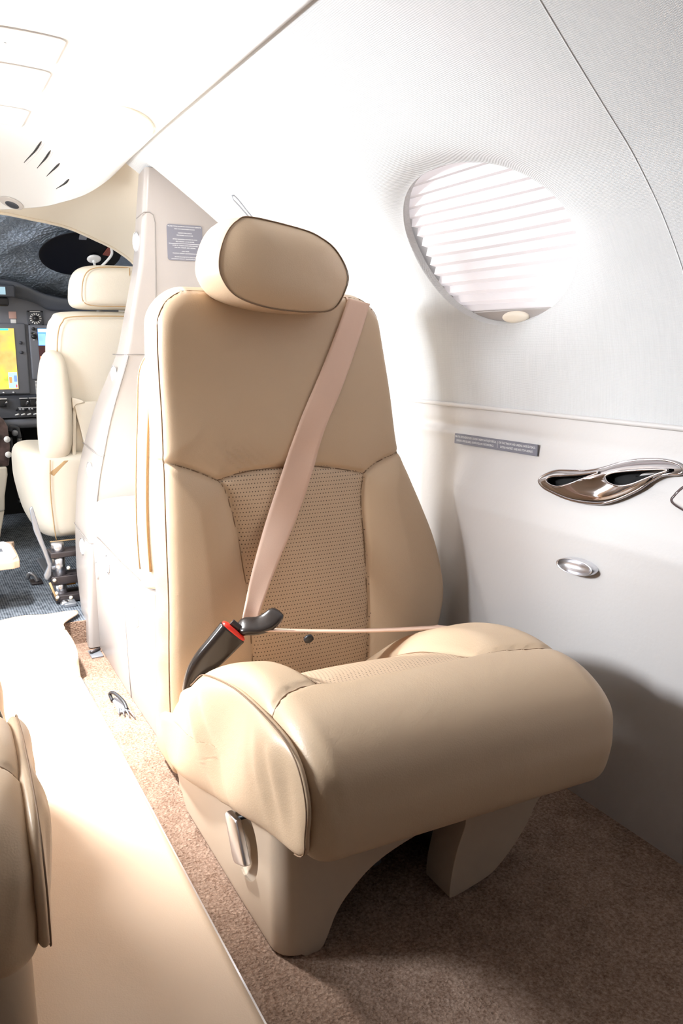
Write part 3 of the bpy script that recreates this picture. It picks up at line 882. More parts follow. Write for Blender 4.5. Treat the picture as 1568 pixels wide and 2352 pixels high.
# oval recess with the recline lever on the aisle side
el = ellipse(.860, .098, .041, .050, 48, .25)
boolean(bs, *prism_geo(el, YZ, .30, .36))
bevel(bs, .004, 3, 40)
V = [(.3225 + .024 * (1 - r_ ** 2.5), .860 + (a - .860) * r_ * 1.03, .098 + (b - .098) * r_ * 1.03) for r_ in np.linspace(1, .02, 14) for a, b in el]
obj('lever_recess', V, gridF(14, len(el), cv=True), M['shell'], seat)
lv = [(.895, .134), (.872, .141), (.842, .072), (.862, .062)]
prism('recline_lever', [(.908, .118), (.899, .126), (.866, .131), (.836, .084), (.846, .078), (.872, .066), (.880, .068)], YZ, .310, .320, M['alu'], seat, bev=.003, label='silver recline lever')
tube('lever_pin', [(.318, .874, .128), (.346, .870, .130)], .003, M['dark'], seat)

# --- right leg, swept up to the window side, with its thickness showing
lg = smooth_line([(.600, .135), (.590, .100), (.579, .070), (.571, .036), (.568, .006), (.573, .000), (.601, .004), (.638, .014), (.667, .036), (.695, .068), (.714, .100), (.742, .125), (.748, .150), (.68, .160)], 90, True)
prism('leg', [tuple(p) for p in lg], XZ, .7565, .812, M['shell'], seat, bev=.006, seg=4)
# --- dark running gear under the seat
box('seat_track', (.375, .83, 0), (.40, 1.22, .022), M['darkmetal'], seat)
box('seat_track', (.60, .83, 0), (.625, 1.22, .022), M['darkmetal'], seat)
box('pedestal', (.36, .90, .02), (.66, 1.16, .11), M['dark'], seat, bev=.01)
tube('cross_rod', [(.375, .87, .03), (.50, .87, .034), (.61, .87, .03)], .006, M['darkmetal'], seat)
bl, bf = tube_geo([(.515, .865, .006), (.515, .865, .022)], .011, 12); obj('track_bolt', bl, bf, M['steel'], seat)
# rear foot bracket seen by the skirt's tail
prism('rear_bracket', [(1.12, .0), (1.19, .0), (1.185, .075), (1.12, .09)], YZ, .330, .345, M['shell'], seat)

# --- belts
BL = [(.690, 1.292, .802), (.686, 1.268, .806), (.680, 1.250, .800), (.675, 1.244, .791), (.618, 1.230, .682), (.575, 1.221, .603), (.537, 1.211, .518), (.498, 1.197, .435), (.456, 1.155, .369), (.427, 1.120, .318), (.421, 1.113, .303)]
BR = [(.731, 1.292, .784), (.728, 1.268, .791), (.723, 1.250, .789), (.718, 1.243, .783), (.663, 1.229, .666), (.619, 1.219, .583), (.594, 1.211, .517), (.559, 1.200, .443), (.504, 1.160, .376), (.462, 1.125, .325), (.445, 1.111, .298)]
BL = smooth_line(BL, 90); BR = smooth_line(BR, 90)
V = []; W = 9
for a, b in zip(BL, BR):
    for k in range(W):
        t = k / (W - 1); p = a * (1 - t) + b * t
        yy = p[1]
        if p[2] > .44: yy = min(yy, FX(p[0], min(p[2], .79)) - .004) if p[2] < .785 else yy
        yy += .0022 * math.sin(math.pi * t) * math.sin(p[2] * 26)
        V.append((p[0], yy, p[2]))
sb = obj('shoulder_belt', V, gridF(len(BL), W), M['belt'], seat, label='pink beige diagonal shoulder belt')
md = sb.modifiers.new('s', 'SOLIDIFY'); md.thickness = .0016; md.offset = 0
A_, B_ = Vector((.432, 1.075, .298)), Vector((.728, 1.0, .276))
V = []; nL = 50
for i in range(nL):
    t = i / (nL - 1); c = A_.lerp(B_, t); c.z -= .004 * math.sin(math.pi * t)
    tw = -.24 + .0 * t
    for s_ in (-1, 1):
        V.append((c.x, c.y + s_ * .021 * math.cos(tw), c.z + s_ * .021 * math.sin(tw)))
for q in range(1, 14):
    t = q / 13
    for s_ in (-1, 1):
        V.append((.728 + .02 * t, 1.0 + .12 * t + s_ * .021 * math.cos(.24), .276 - .085 * t ** 1.4 - s_ * .021 * math.sin(.24)))
lb = obj('lap_belt', V, gridF(nL + 13, 2), M['belt'], seat, label='pink beige lap belt')
md = lb.modifiers.new('s', 'SOLIDIFY'); md.thickness = .003; md.offset = 0
pv, pf = tube_geo([(.493, 1.028, .290), (.493, 1.024, .288)], .0075, 16); obj('belt_button', pv, pf, M['dark'], lb, label='black stop button')

# buckle: curved stalk from the pocket beside the cushion to the latch
def slab_sweep(P, W_, T_, up, n=20, pw=3.2):
    """rounded-rectangle section swept along P"""
    P = [Vector(p) for p in P]; V = []; K = len(P)
    for i, p in enumerate(P):
        t = (P[min(i + 1, K - 1)] - P[max(0, i - 1)]).normalized(); s = t.cross(Vector(up)).normalized(); q = s.cross(t)
        w = W_[i] if hasattr(W_, '__len__') else W_; h = T_[i] if hasattr(T_, '__len__') else T_
        for k in range(n):
            a = 2 * math.pi * k / n; c, d = math.cos(a), math.sin(a)
            V.append(p + s * (math.copysign(abs(c) ** (2 / pw), c) * w) + q * (math.copysign(abs(d) ** (2 / pw), d) * h))
    F = gridF(K, n, cv=True); F.append(tuple(range(n))[::-1]); F.append(tuple(range((K - 1) * n, K * n)))
    return V, F
bp_ = smooth_line([(.334, 1.105, .205), (.340, 1.095, .236), (.352, 1.088, .258), (.372, 1.082, .280), (.392, 1.078, .301)], 24)
V, F = slab_sweep(bp_, list(np.linspace(.016, .0235, 24)), list(np.linspace(.011, .012, 24)), (0, -1, .25))
bk = obj('buckle', V, F, M['buckle'], seat, label='dark brown belt buckle')
bevel(bk, .002, 2, 50)
tdir = (Vector(bp_[-1]) - Vector(bp_[-4])).normalized(); te = Vector(bp_[-1])
V, F = slab_sweep([te - tdir * .002, te + tdir * .003, te + tdir * .0055], [.0215, .0215, .017], [.0112, .0112, .008], (0, -1, .25)); obj('release_button', V, F, M['red'], bk, label='red release button')
t0 = te + tdir * .003
V, F = slab_sweep([t0, t0 + tdir * .012], [.012, .012], [.0015, .0015], (0, -1, .25)); obj('latch_plate', V, F, M['darkmetal'], bk)
# the moulded tongue that the belt runs through
V, F = slab_sweep(smooth_line([(.404, 1.085, .300), (.412, 1.078, .306), (.428, 1.07, .307), (.444, 1.066, .312), (.458, 1.066, .321), (.464, 1.068, .323)], 16), [.010, .013, .015, .016, .016, .016, .016, .016, .016, .016, .015, .0145, .0135, .012, .010, .007], [.004, .006, .007, .007, .007, .007, .006, .006, .006, .006, .006, .006, .006, .005, .004, .003], (0, -.6, 1))
obj('belt_tongue', V, F, M['buckle'], seat, label='dark brown belt tongue')
V, F = slab_sweep([(.346, 1.105, .195), (.345, 1.103, .21), (.342, 1.099, .224)], [.012, .012, .012], [.017, .017, .015], (0, -1, .3)); obj('buckle_pocket', V, F, M['dark'], seat, label='black buckle pocket')

# --- the same seat, mirrored, on the other side of the aisle
def copy_tree(o, parent=None):
    c = o.copy(); COL.objects.link(c)
    if parent is not None: c.parent = parent
    for ch in [x for x in SC.objects if x.parent == o]: copy_tree(ch, c)
    return c
seat2 = copy_tree(seat); seat2.scale = (-1, 1, 1); seat2.location = (mir(.53) + .008, .95, 0); seat2.rotation_euler = (0, 0, -.04)
seat2['label'] = 'tan leather cabin seat cut off by the left edge, across the aisle'
for o in (seat, seat2): o['group'] = 'cabin seats either side of the aisle'
# ---------------------------------------------------------------- tall closet at the cockpit entry
cl = thing('closet', 'tall grey beige closet beside the cockpit entry with grey placard', 'cabinet', (.55, 1.98, 0))
zE = [0, .025, .15, .262, .386, .47, .568, .702, .796, .913, 1.009, 1.085, 1.125]
xE = [.322, .324, .330, .341, .358, .376, .402, .448, .468, .493, .504, .512, .5155]         # aisle edge of the rear face
dE = [.10, .12, .20, .24, .26, .24, .20, .13, .11, .10, .10, .095, .09]                        # how deep the aisle side runs
xF = [.345, .335, .335, .345, .360, .378, .404, .450, .470, .495, .506, .514, .517]
def aisle_edge(z): return float(smooth_interp(np.array([z]), zE, xE)[0])
def right_edge(z):
    if z < .62: return .900
    return float(np.interp(z, PZ, PX)) + .004
ztop = 1.118
rows = list(np.linspace(0.003, ztop, 90)); V = []; nring = 0
for z in rows:
    xa = aisle_edge(z); xr_ = max(xa + .01, right_edge(z)); d = float(np.interp(z, zE, dE)); r = .011
    ring = []
    for t in np.linspace(0, math.pi / 2, 9): ring.append((xa + r - r * math.cos(math.pi / 2 - t), 1.900 + r - r * math.sin(math.pi / 2 - t), z))
    ring += [(xa + .002 * k, 1.900 + r + (d - r) * k / 4, z) for k in range(1, 5)]
    ring += [(xr_, 1.900 + d, z), (xr_, 1.900, z)]
    V += ring; nring = len(ring)
F = gridF(90, nring, cv=True); F.append(tuple(range(nring))); F.append(tuple(range(89 * nring, 90 * nring)))
bd = obj('body', V, F, M['cabinet'], cl)
md = bd.modifiers.new('e', 'EDGE_SPLIT'); md.split_angle = math.radians(40)
def gl(name, P, r=.0011, parent=cl, m='groove'): return tube(name, P, r, M[m], parent, n=6)
gl('door_gap', [(.4935, 1.915, 1.008), (.500, 1.9005, 1.015), (.507, 1.8995, 1.0205), (.520, 1.8995, 1.0215), (.528, 1.8995, 1.016), (.5315, 1.8995, 1.000), (.529, 1.8995, .92), (.525, 1.8995, .817), (.5245, 1.8995, .704)])
gl('door_gap', [(.448, 2.03, .7025), (.4475, 1.95, .7025), (.4475, 1.911, .7025), (.4510, 1.902, .7025), (.458, 1.8995, .7025), (.60, 1.8995, .7025)])
gl('door_gap', [(aisle_edge(z) + .008, 1.8992, z) for z in np.linspace(.700, .30, 20)])
for z0, z1 in ((.470, .500), (.262, .292)):
    xa = aisle_edge(z0); d = float(np.interp(z0, zE, dE))
    gl('drawer_gap', [(xa + .0105, 1.8995, z0), (xa + .003, 1.903, z0), (xa - .0002, 1.911, z0), (xa - .0002 , 1.911 + d * .45, z0 + .004), (xa + .003, 1.905 + d * .9, z0 + .008)])
def latch(name, c, ry, rz, nx_, parent, depth=.0018):
    c = Vector(c); nx_ = Vector(nx_).normalized(); t = Vector((0, 0, 1)).cross(nx_).normalized(); w = nx_.cross(t)
    V, F = pad_geo(ellipse(0, 0, ry, rz, 36), lambda a, b, h: tuple(c + t * a + w * b + nx_ * h), depth, p=6, rings=8)
    o = obj(name, V, F, M['white'], parent, label='round white push latch')
    rg_ = [tuple(c + t * (math.cos(a) * (ry + .002)) + w * (math.sin(a) * (rz + .002))) for a in np.linspace(0, 2 * math.pi, 37)]
    V, F = tube_geo(rg_, .0012, 6); obj('latch_ring', V, F, M['alu'], o)
    return o
for (z, yy) in ((.962, 1.955), (.655, 1.965), (.425, 1.985), (.235, 1.995)):
    xa = aisle_edge(z); latch('latch', (xa + .0005, yy, z), .016, .019, (-1, -.15, .0), cl)

# placard on the closet's rear face
def placard(name, label, corners, lines, bars, thick=.0012, cols=None):
    """corners: top-left, top-right, bottom-left (3-D)"""
    tl, tr, bl = [Vector(c) for c in corners]; U = (tr - tl); W_ = U.length; U = U / W_; D = (bl - tl); D = D - U * D.dot(U); H_ = D.length; D = D / H_; nrm_ = U.cross(D).normalized() * -1
    cpos = Vector((0, 0, .72))
    if nrm_.dot(cpos - tl) < 0: nrm_ = -nrm_
    root = thing(name, label, 'placard', tuple(bl + U * W_ / 2))
    r = min(W_, H_) * .07; out = []
    for (cx, cy, a0) in ((W_ - r, r, -90), (W_ - r, H_ - r, 0), (r, H_ - r, 90), (r, r, 180)):
        for k in range(6):
            a = math.radians(a0 + 18 * k); out.append((cx + r * math.cos(a), cy + r * math.sin(a)))
    T3 = lambda a, b, h: tuple(tl + U * a + D * b + nrm_ * h)
    obj('plate', *prism_geo(out, T3, -.001, thick), M['placard'], root, smooth=False)
    for (body, cx, cy, w, h) in lines:
        V, F = text_fit(body, w * W_, h * H_, 0, 0)
        obj('lettering', [T3(cx * W_ + v[0], cy * H_ - v[1], thick + .0003) for v in V], F, M['ink'], root, smooth=False)
    for (x0, y0, x1, y1) in bars:
        obj('rule', [T3(x0 * W_, y0 * H_, thick + .0003), T3(x1 * W_, y0 * H_, thick + .0003), T3(x1 * W_, y1 * H_, thick + .0003), T3(x0 * W_, y1 * H_, thick + .0003)], [(0, 1, 2, 3)], M['ink'], root, smooth=False)
    return root
L_ = [('FECHAR TODAS AS PORTAS E GAVETAS DOS GABINETES', .5, .055, .94, .028), ('PARA TAXI, DECOLAGEM E POUSO.', .5, .125, .58, .028),
      ('GABINETE PARA CASACO', .5, .235, .40, .028), ('PESO MÁXIMO: 2,5 KG (5.5 LBS)', .5, .30, .46, .028),
      ('ARMÁRIO BAGAGEIRO COM REDE DE CARGA', .5, .41, .70, .028), ('PESO MÁXIMO: 12,7 KG (28 LBS)', .5, .475, .52, .028),
      ('CLOSE ALL CABINET DOORS AND DRAWERS', .5, .585, .72, .028), ('FOR TAXI, TAKEOFF, AND LANDING.', .5, .645, .60, .028),
      ('COAT HOOK', .5, .745, .21, .028), ('MAXIMUM WEIGHT ALLOWANCE 5.5 LBS', .5, .805, .72, .028),
      ('SECURE BAGGAGE WITH CARGO NET', .5, .905, .62, .028), ('MAXIMUM WEIGHT ALLOWANCE 28 LBS', .5, .96, .80, .024)]
placard('placard', 'grey bilingual placard on the closet face beside the headrest', [(.558, 1.8995, .999), (.643, 1.8995, .999), (.558, 1.8995, .919)], L_, [(.04, .527, .96, .536)])
# placard on the sidewall
P1 = Vector((0, 1.221, .561)); P2 = Vector((0, .991, .5635)); P3 = Vector((0, 1.217, .5435))
def onwall(p, off=.0022): return (float(lower_x(p.y, p.z)) - off, p.y, p.z)
xw = min(float(lower_x(y, z)) for y in np.linspace(.99, 1.22, 30) for z in np.linspace(.544, .563, 8)) - .0006
tl, tr, bl = (xw - .0006, 1.219, .5615), (xw - .0006, .992, .5635), (xw + -.0012, 1.217, .5425)
L_ = [('PARA TÁXI, DECOLAGEM E POUSO: COLOQUE O ASSENTO NA POSIÇÃO VERTICAL.', .275, .30, .53, .20), ('EXTENDA O APOIO DE CABEÇA. LEVANTE E RECOLHA O DESCANSO BRAÇO.', .27, .68, .48, .20),
      ('FOR TAXI, TAKEOFF, AND LANDING: RAISE SEAT BACK.', .775, .30, .415, .20), ('EXTEND HEADREST. RAISE AND STOW ARMREST.', .775, .68, .37, .20)]
placard('placard', 'narrow grey bilingual placard on the sidewall below the window', [tl, tr, bl], L_, [(.553, .2, .5555, .8)])

# ---------------------------------------------------------------- low cabinet between closet and seat
lc = thing('low_cabinet', 'low grey beige cabinet with cream padded top behind the seat', 'cabinet', (.6, 1.63, 0))
pl_ = [(.347, 1.895), (.345, 1.60), (.3455, 1.40)] + [(.3655 - .02 * math.cos(t), 1.385 - .02 * math.sin(t)) for t in np.linspace(0, math.pi / 2, 8)] + [(.895, 1.365), (.895, 1.895)]
prism('body', pl_, XY, .002, .285, M['cabinet'], lc, bev=.002)
gl('door_gap', [(.3452, 1.588, .284), (.3448, 1.586, .15), (.3448, 1.580, .06), (.3448, 1.572, .003)], .0009, lc)
latch('latch', (.3448, 1.492, .205), .0165, .0175, (-1, 0, 0), lc); latch('latch', (.3462, 1.865, .205), .0165, .0175, (-1, 0, 0), lc)
latch('latch', (.3448, 1.735, .252), .0165, .0175, (-1, 0, 0), lc)
pd = [(.338, 1.868), (.336, 1.62), (.338, 1.385), (.36, 1.368), (.88, 1.368), (.886, 1.39), (.886, 1.85), (.88, 1.872), (.36, 1.878)]
pd = resample(pd, 140, True); pd = smooth_line(pd[::2], 140, True)
V, F = pad_geo(pd, lambda a, b, h: (a, b, .325 + h + .008 * max(0, (b - 1.6))), .056, p=14, q=2.2, Tb=.052, rings=26)
obj('padded_top', V, F, M['cream'], lc, label='cream leather padded top')

# ---------------------------------------------------------------- fittings on the sidewall
def shelf_x(z): return .8935 + (z - .53) * .28 - .006
ch = thing('cup_holder', 'chrome double cup holder set in the sidewall armrest', 'cup holder', (.89, .83, .50))
out = smooth_line([(.967, .511), (.955, .521), (.935, .529), (.905, .533), (.874, .537), (.845, .545), (.816, .556), (.785, .564), (.755, .568), (.732, .568), (.715, .564), (.710, .557), (.718, .553), (.739, .549), (.757, .538), (.773, .524), (.803, .506), (.835, .495), (.888, .491), (.936, .497), (.958, .503)], 140, True)
C3 = lambda a, b, h: (shelf_x(b) - h - .004 * math.exp(-((b - .50) / .02) ** 2), a, b)
V, F = pad_geo(out, C3, .013, p=2.6, q=1.5, Tb=.012, rings=22, c=(.84, .525)); plate = obj('rim', V, F, M['chrome'], ch, label='chrome rim')
h1 = smooth_line([(.942, .516), (.930, .522), (.905, .5265), (.875, .532), (.842, .540), (.862, .530), (.880, .521), (.895, .514), (.915, .508), (.935, .510)], 60, True)
h2 = smooth_line([(.828, .536), (.815, .543), (.79, .549), (.762, .554), (.725, .559), (.745, .549), (.762, .540), (.780, .531), (.800, .526), (.820, .528)], 60, True)
for h_ in (h1, h2):
    boolean(plate, *prism_geo([tuple(p) for p in h_], lambda a, b, h: (shelf_x(b) - h, a, b), -.05, .05))
    # the well behind the opening: walls and floor
    ctr = h_.mean(0); V = []
    for dep, k in ((-.009, 1.06), (.004, 1.04), (.0045, .5), (.0045, .05)):
        for p in h_: V.append((shelf_x(p[1]) + dep, ctr[0] + (p[0] - ctr[0]) * k, ctr[1] + (p[1] - ctr[1]) * k))
    obj('cup_well', V, gridF(4, len(h_), cv=True), M['void'], ch, label='dark cup well')
    tube('lip', [C3(p[0], p[1], .0105) for p in np.vstack([h_, h_[:1]])], .0018, M['chrome'], plate, n=8)
tube('edge_roll', [C3(p[0], p[1], .000) for p in np.vstack([out, out[:1]])], .0022, M['chrome'], plate, n=8)

ov = thing('pull_dish', 'small silver oval dish set in the grey sidewall', 'sidewall fitting', (.877, .857, .38))
oe = ellipse(.857, .395, .036, .0115, 60, -.06)
V = []
for k, (r_, h) in enumerate(((1.06, 0), (1.06, .0028), (1.0, .0042), (.93, .0028), (.88, -.002), (.6, -.006), (.3, -.0075), (.02, -.008))):
    for a, b in oe:
        y, z = .857 + (a - .857) * r_, .395 + (b - .395) * r_; V.append((float(lower_x(.857, .395)) - .0005 - h + (0.008 if k else .002) * 0 - (.008 if False else 0), y, z))
V = [(x - .0085 if i >= 2 * len(oe) - 60 * 1 and False else x, y, z) for i, (x, y, z) in enumerate(V)]
# keep the dish proud of the wall so that its hollow shows
V = [(x - .0088, y, z) if i >= len(oe) else (x + .004, y, z) for i, (x, y, z) in enumerate(V)]
obj('dish', V, gridF(8, len(oe), cv=True), M['alu'], ov)

tb = thing('table_cover', 'pale leather table cover with dark rim at the right edge of the wall', 'table cover', (.87, .62, .50))
o_ = smooth_line([(.690, .546), (.705, .536), (.7135, .525), (.712, .516), (.67, .506), (.60, .496), (.53, .490), (.52, .52), (.53, .56), (.60, .570), (.66, .563)], 90, True)
T3 = lambda a, b, h: (float(lower_x(a, min(b, .56))) - .004 - h, a, b)
V, F = pad_geo(o_, T3, .008, p=8, Tb=.006, rings=14); obj('pad', V, F, M['vinyl'], tb)
tube('rim', [T3(p[0], p[1], .001) for p in np.vstack([o_, o_[:1]])], .003, M['marble'], tb, label='dark brown rim')

# coat hook above the headrest
hk = thing('coat_hook', 'thin bent metal hook on the white liner above the headrest', 'hook', liner_pt(1.675, .48))
P = [liner_pt(1.664, .522, -.012), liner_pt(1.659, .526, -.018), liner_pt(1.654, .520, -.024), liner_pt(1.656, .505, -.024), liner_pt(1.672, .470, -.022), liner_pt(1.69, .43, -.018), liner_pt(1.70, .40, -.010)]
P2 = [liner_pt(1.664, .522, -.012), liner_pt(1.668, .505, -.012), liner_pt(1.684, .465, -.012), liner_pt(1.70, .425, -.008), liner_pt(1.70, .40, -.010)]
tube('wire', smooth_line(P, 40), .0016, M['steel'], hk, n=8); tube('wire', smooth_line(P2, 40), .0016, M['steel'], hk, n=8)
V, F = tube_geo([liner_pt(1.70, .40, -.012), liner_pt(1.70, .40, .004)], .012, 20); obj('hook_base', V, F, M['alu'], hk)

# tie-down fitting on the carpet, and the small hinge plate at the step
td = thing('tie_down_ring', 'small black tie-down ring standing on the pale carpet strip', 'floor fitting', (.316, 1.545, 0))
tube('hoop', smooth_line([(.306, 1.575, .004), (.304, 1.585, .016), (.310, 1.570, .022), (.320, 1.535, .016), (.322, 1.515, .006)], 24), .0035, M['dark'], td, n=8)
box('foot', (.306, 1.512, 0), (.326, 1.585, .006), M['steel'], td, .002)
for k in range(4): tube('prong', [(.308 + .005 * k, 1.535 - .008 * k, .006), (.306 + .006 * k, 1.52 - .01 * k, .012), (.304 + .008 * k, 1.505 - .01 * k, .004)], .0016, M['steel'], td, n=6)
hg = thing('hinge_plate', 'small metal hinge plate on the carpet at the closet foot', 'floor fitting', (.333, 1.86, 0))
box('plate', (.316, 1.835, 0), (.343, 1.885, .004), M['steel'], hg, .001); tube('pin', [(.318, 1.86, .007), (.342, 1.875, .007)], .004, M['darkmetal'], hg)

# ---------------------------------------------------------------- ceiling fittings
def on_ceiling(x, y): return arch(x) - .0115
def cpanel(label, x0, x1, y0, y1):
    t = thing('access_panel', label, 'ceiling panel', ((x0 + x1) / 2, (y0 + y1) / 2, on_ceiling(CX, 0)), 'access panels in the ceiling')
    r = .012; out = []
    for (cx, cy, a0) in ((x1 - r, y0 + r, -90), (x1 - r, y1 - r, 0), (x0 + r, y1 - r, 90), (x0 + r, y0 + r, 180)):
        for k in range(7):
            a = math.radians(a0 + 15 * k); out.append((cx + r * math.cos(a), cy + r * math.sin(a)))
    V = []; den = resample(out, 120, True); c = den.mean(0)
    for r_, h in ((1, -.004), (1, .0006), (.985, .0012), (.7, .0012), (.4, .0012), (.02, .0012)):
        for p in den:
            w = c + (p - c) * r_; V.append((w[0], w[1], on_ceiling(w[0], w[1]) - h))
    obj('lid', V, gridF(6, 120, cv=True), M['ceiling'], t)
    tube('gap', [(p[0], p[1], on_ceiling(p[0], p[1]) - .0004) for p in np.vstack([den, den[:1]])], .0006, M['faint'], t, n=6)
cpanel('ceiling access panel nearest the camera, the highest of three', .10, .266, 1.396, 1.524)
cpanel('ceiling access panel between the other two', .10, .268, 1.562, 1.695)
cpanel('ceiling access panel farthest from the camera, nearest the cockpit', .10, .266, 1.822, 1.962)
dl = thing('downlight', 'lit oval downlight in the white ceiling', 'ceiling light', (.43, 1.692, on_ceiling(.43, 1.69)))
el = ellipse(.430, 1.692, .044, .072, 60, -.12)
V, F = pad_geo(el, lambda a, b, h: (a, b, on_ceiling(a, b) - .0005 - h), .004, p=6, rings=10); obj('lens', V, F, M['lens'], dl, label='lit lens')
tube('ring', [(.43 + (a - .43) * 1.05, 1.692 + (b - 1.692) * 1.05, on_ceiling(.43 + (a - .43) * 1.05, b) - .0015) for a, b in el + el[:1]], .0022, M['creamplastic'], dl, n=8)

# points on the ceiling's dipping lip, found on the built surface
dg = bpy.context.evaluated_depsgraph_get(); dg.update()
def under_ceiling(x, y, up=.0):
    hit, loc, nn, idx = ceil.ray_cast(Vector((x, y, .5)) - ceil.location, Vector((0, 0, 1)))
    return Vector(loc) + ceil.location - Vector((0, 0, up)) if hit else Vector((x, y, 1.12))
for k, (a, b, c_) in enumerate((((.298, 2.20), (.312, 2.12), (.317, 2.04)), ((.328, 2.205), (.338, 2.14), (.342, 2.08)), ((.352, 2.225), (.363, 2.17), (.369, 2.13)), ((.378, 2.255), (.391, 2.21), (.397, 2.176)))):
    vn = thing('air_slot', ['curved air slot in the ceiling lip, longest of four', 'curved air slot in the ceiling lip, second longest', 'curved air slot in the ceiling lip, third from the left', 'curved air slot in the ceiling lip, rightmost of four'][k], 'air vent', tuple(under_ceiling(*b)), 'air slots in the ceiling lip')
    P = smooth_line([(*a, 0), (*b, 0), (*c_, 0)], 24)
    P = [under_ceiling(p[0], p[1], .0005) for p in P]
    tube('slot', P, [max(.0006, .0018 * math.sin(math.pi * (i / 23) ** 1.6) + .0006) for i in range(24)], M['dark'], vn, n=8)
    tube('slot_lip', [p + Vector((.006, .008, -.001)) for p in P], .002, M['ceiling'], vn, n=6)
rl = thing('reading_light', 'oval grey reading light under the ceiling lip', 'reading light', tuple(under_ceiling(.285, 2.36)))
el = ellipse(.283, 2.385, .030, .018, 36)
V, F = pad_geo(el, lambda a, b, h: tuple(under_ceiling(a, b, .002 + h)), .003, p=4, rings=8); obj('bezel', V, F, M['vinyl'], rl)
V, F = pad_geo(ellipse(.285, 2.387, .017, .010, 30), lambda a, b, h: tuple(under_ceiling(a, b, .005 + h)), .003, p=3, rings=8); obj('lens', V, F, M['paneld'], rl)
# ---------------------------------------------------------------- cockpit shell
wf = thing('wall_front', None, None, (.4, 2.9, 0), kind='structure')
# cream arch between the ceiling lip and the windscreen, running down the side
A_ = [(x, y + .004, z + .012) for x, y, z in edge[::-1]]         # left to right
A_ = A_ + [(.60, 1.97, 1.085), (.70, 1.99, 1.00), (.80, 2.0, .86), (.87, 2.0, .70), (.90, 2.0, .5)]
A_ = resample(A_, 110)
B_ = [(mir(.68), 2.7, .95), (mir(.60), 2.7, 1.04), (mir(.45), 2.7, 1.095), (.10, 2.7, 1.125), (.287, 2.7, 1.114), (.359, 2.7, 1.105), (.472, 2.7, 1.087), (.563, 2.7, 1.054), (.629, 2.7, 1.024), (.690, 2.7, .975), (.74, 2.7, .88), (.77, 2.7, .75), (.78, 2.7, .5)]
B_ = resample(smooth_line(B_, 200), 110)
V = []
for a, b in zip(A_, B_):
    for t in np.linspace(0, 1, 14):
        p = a * (1 - t) + b * t; bow = .035 * math.sin(math.pi * t) * (1 if p[2] > .9 else .4)
        V.append((p[0], p[1], p[2] + bow))
obj('arch_liner', V, gridF(110, 14), M['creamplastic'], wf)
tube('arch_trim', [tuple(b) for b in B_], .006, M['creamplastic'], wf)
obj('side_liner', [(x, y, z) for y, x in ((2.0, .90), (2.7, .80), (3.5, .68)) for z in (.05, .95)], gridF(3, 2), M['creamplastic'], wf)
obj('side_liner', [(mir(x), y, z) for y, x in ((2.3, .90), (2.7, .80), (3.5, .68)) for z in (.05, .95)], gridF(3, 2), M['creamplastic'], wf)
obj('firewall', *box_geo((-.5, 3.42, .05), (1.0, 3.45, .95)), M['void'], wf, smooth=False)

# windscreen film and the black visor
sn = thing('windscreen_film', 'crinkled dark blue reflective film covering the cockpit windscreen', 'sunshade', (.4, 3.0, .9))
V = []
for i in range(70):
    x = -.45 + 1.5 * i / 69
    for j in range(50):
        t = j / 49; y = 3.46 - .84 * t; z = .83 + .43 * t
        z += .02 * math.sin(math.pi * t) - .16 * max(0, abs(x - CX) - .3) ** 2
        z += .005 * math.sin(x * 17 + t * 9) * math.sin(t * 23 + x * 4) + .003 * math.sin(x * 41 - t * 33)
        V.append((x, y, z))
obj('film', V, gridF(70, 50), M['foil'], sn)
kf = (2.7 - 3.4) / (1.22 - .86)
def film(px, s, h=0): # px across, s up the slope from the visor's middle, h towards the cabin
    n_ = Vector((0, -.36, -.70)).normalized()
    return Vector((px, 3.000 - .889 * s, 1.062 + .457 * s)) + n_ * (.03 + h)
vs = thing('sun_visor', 'large black oval sun visor hanging on the windscreen film', 'sun visor', tuple(film(.575, 0)))
V, F = pad_geo(ellipse(.568, 0, .138, .132, 70), lambda a, b, h: tuple(film(a, b, h)), .004, p=10, rings=10); obj('tint', V, F, M['visor'], vs)
V, F = prism_geo([(.548, .10), (.572, .10), (.572, .135), (.548, .135)], lambda a, b, h: tuple(film(a, b, h)), .002, .008); obj('clip', V, F, M['steel'], vs, smooth=False)
V, F = prism_geo([(.640, .015), (.662, .01), (.672, .06), (.655, .075)], lambda a, b, h: tuple(film(a, b, h)), .004, .007); obj('tag', V, F, M['redtag'], vs, smooth=False, label='dull red tag')
sc_ = thing('suction_cup', 'white suction cup with bent arm stuck on the black visor', 'suction cup', tuple(film(.612, 0, .01)))
V, F = pad_geo(ellipse(.612, -.004, .024, .024, 40), lambda a, b, h: tuple(film(a, b, .012 + h)), .007, p=3, rings=8); obj('cup', V, F, M['white'], sc_)
V, F = pad_geo(ellipse(.612, -.006, .007, .007, 20), lambda a, b, h: tuple(film(a, b, .022 + h)), .006, p=3, rings=6); obj('knob', V, F, M['white'], sc_)
tube('arm', smooth_line([film(.612, -.01, .026), film(.620, -.035, .03), film(.632, -.03, .03), film(.652, .02, .03), (film(.660, .06, .03)), film(.655, .085, .02)], 40), .0045, M['white'], sc_)

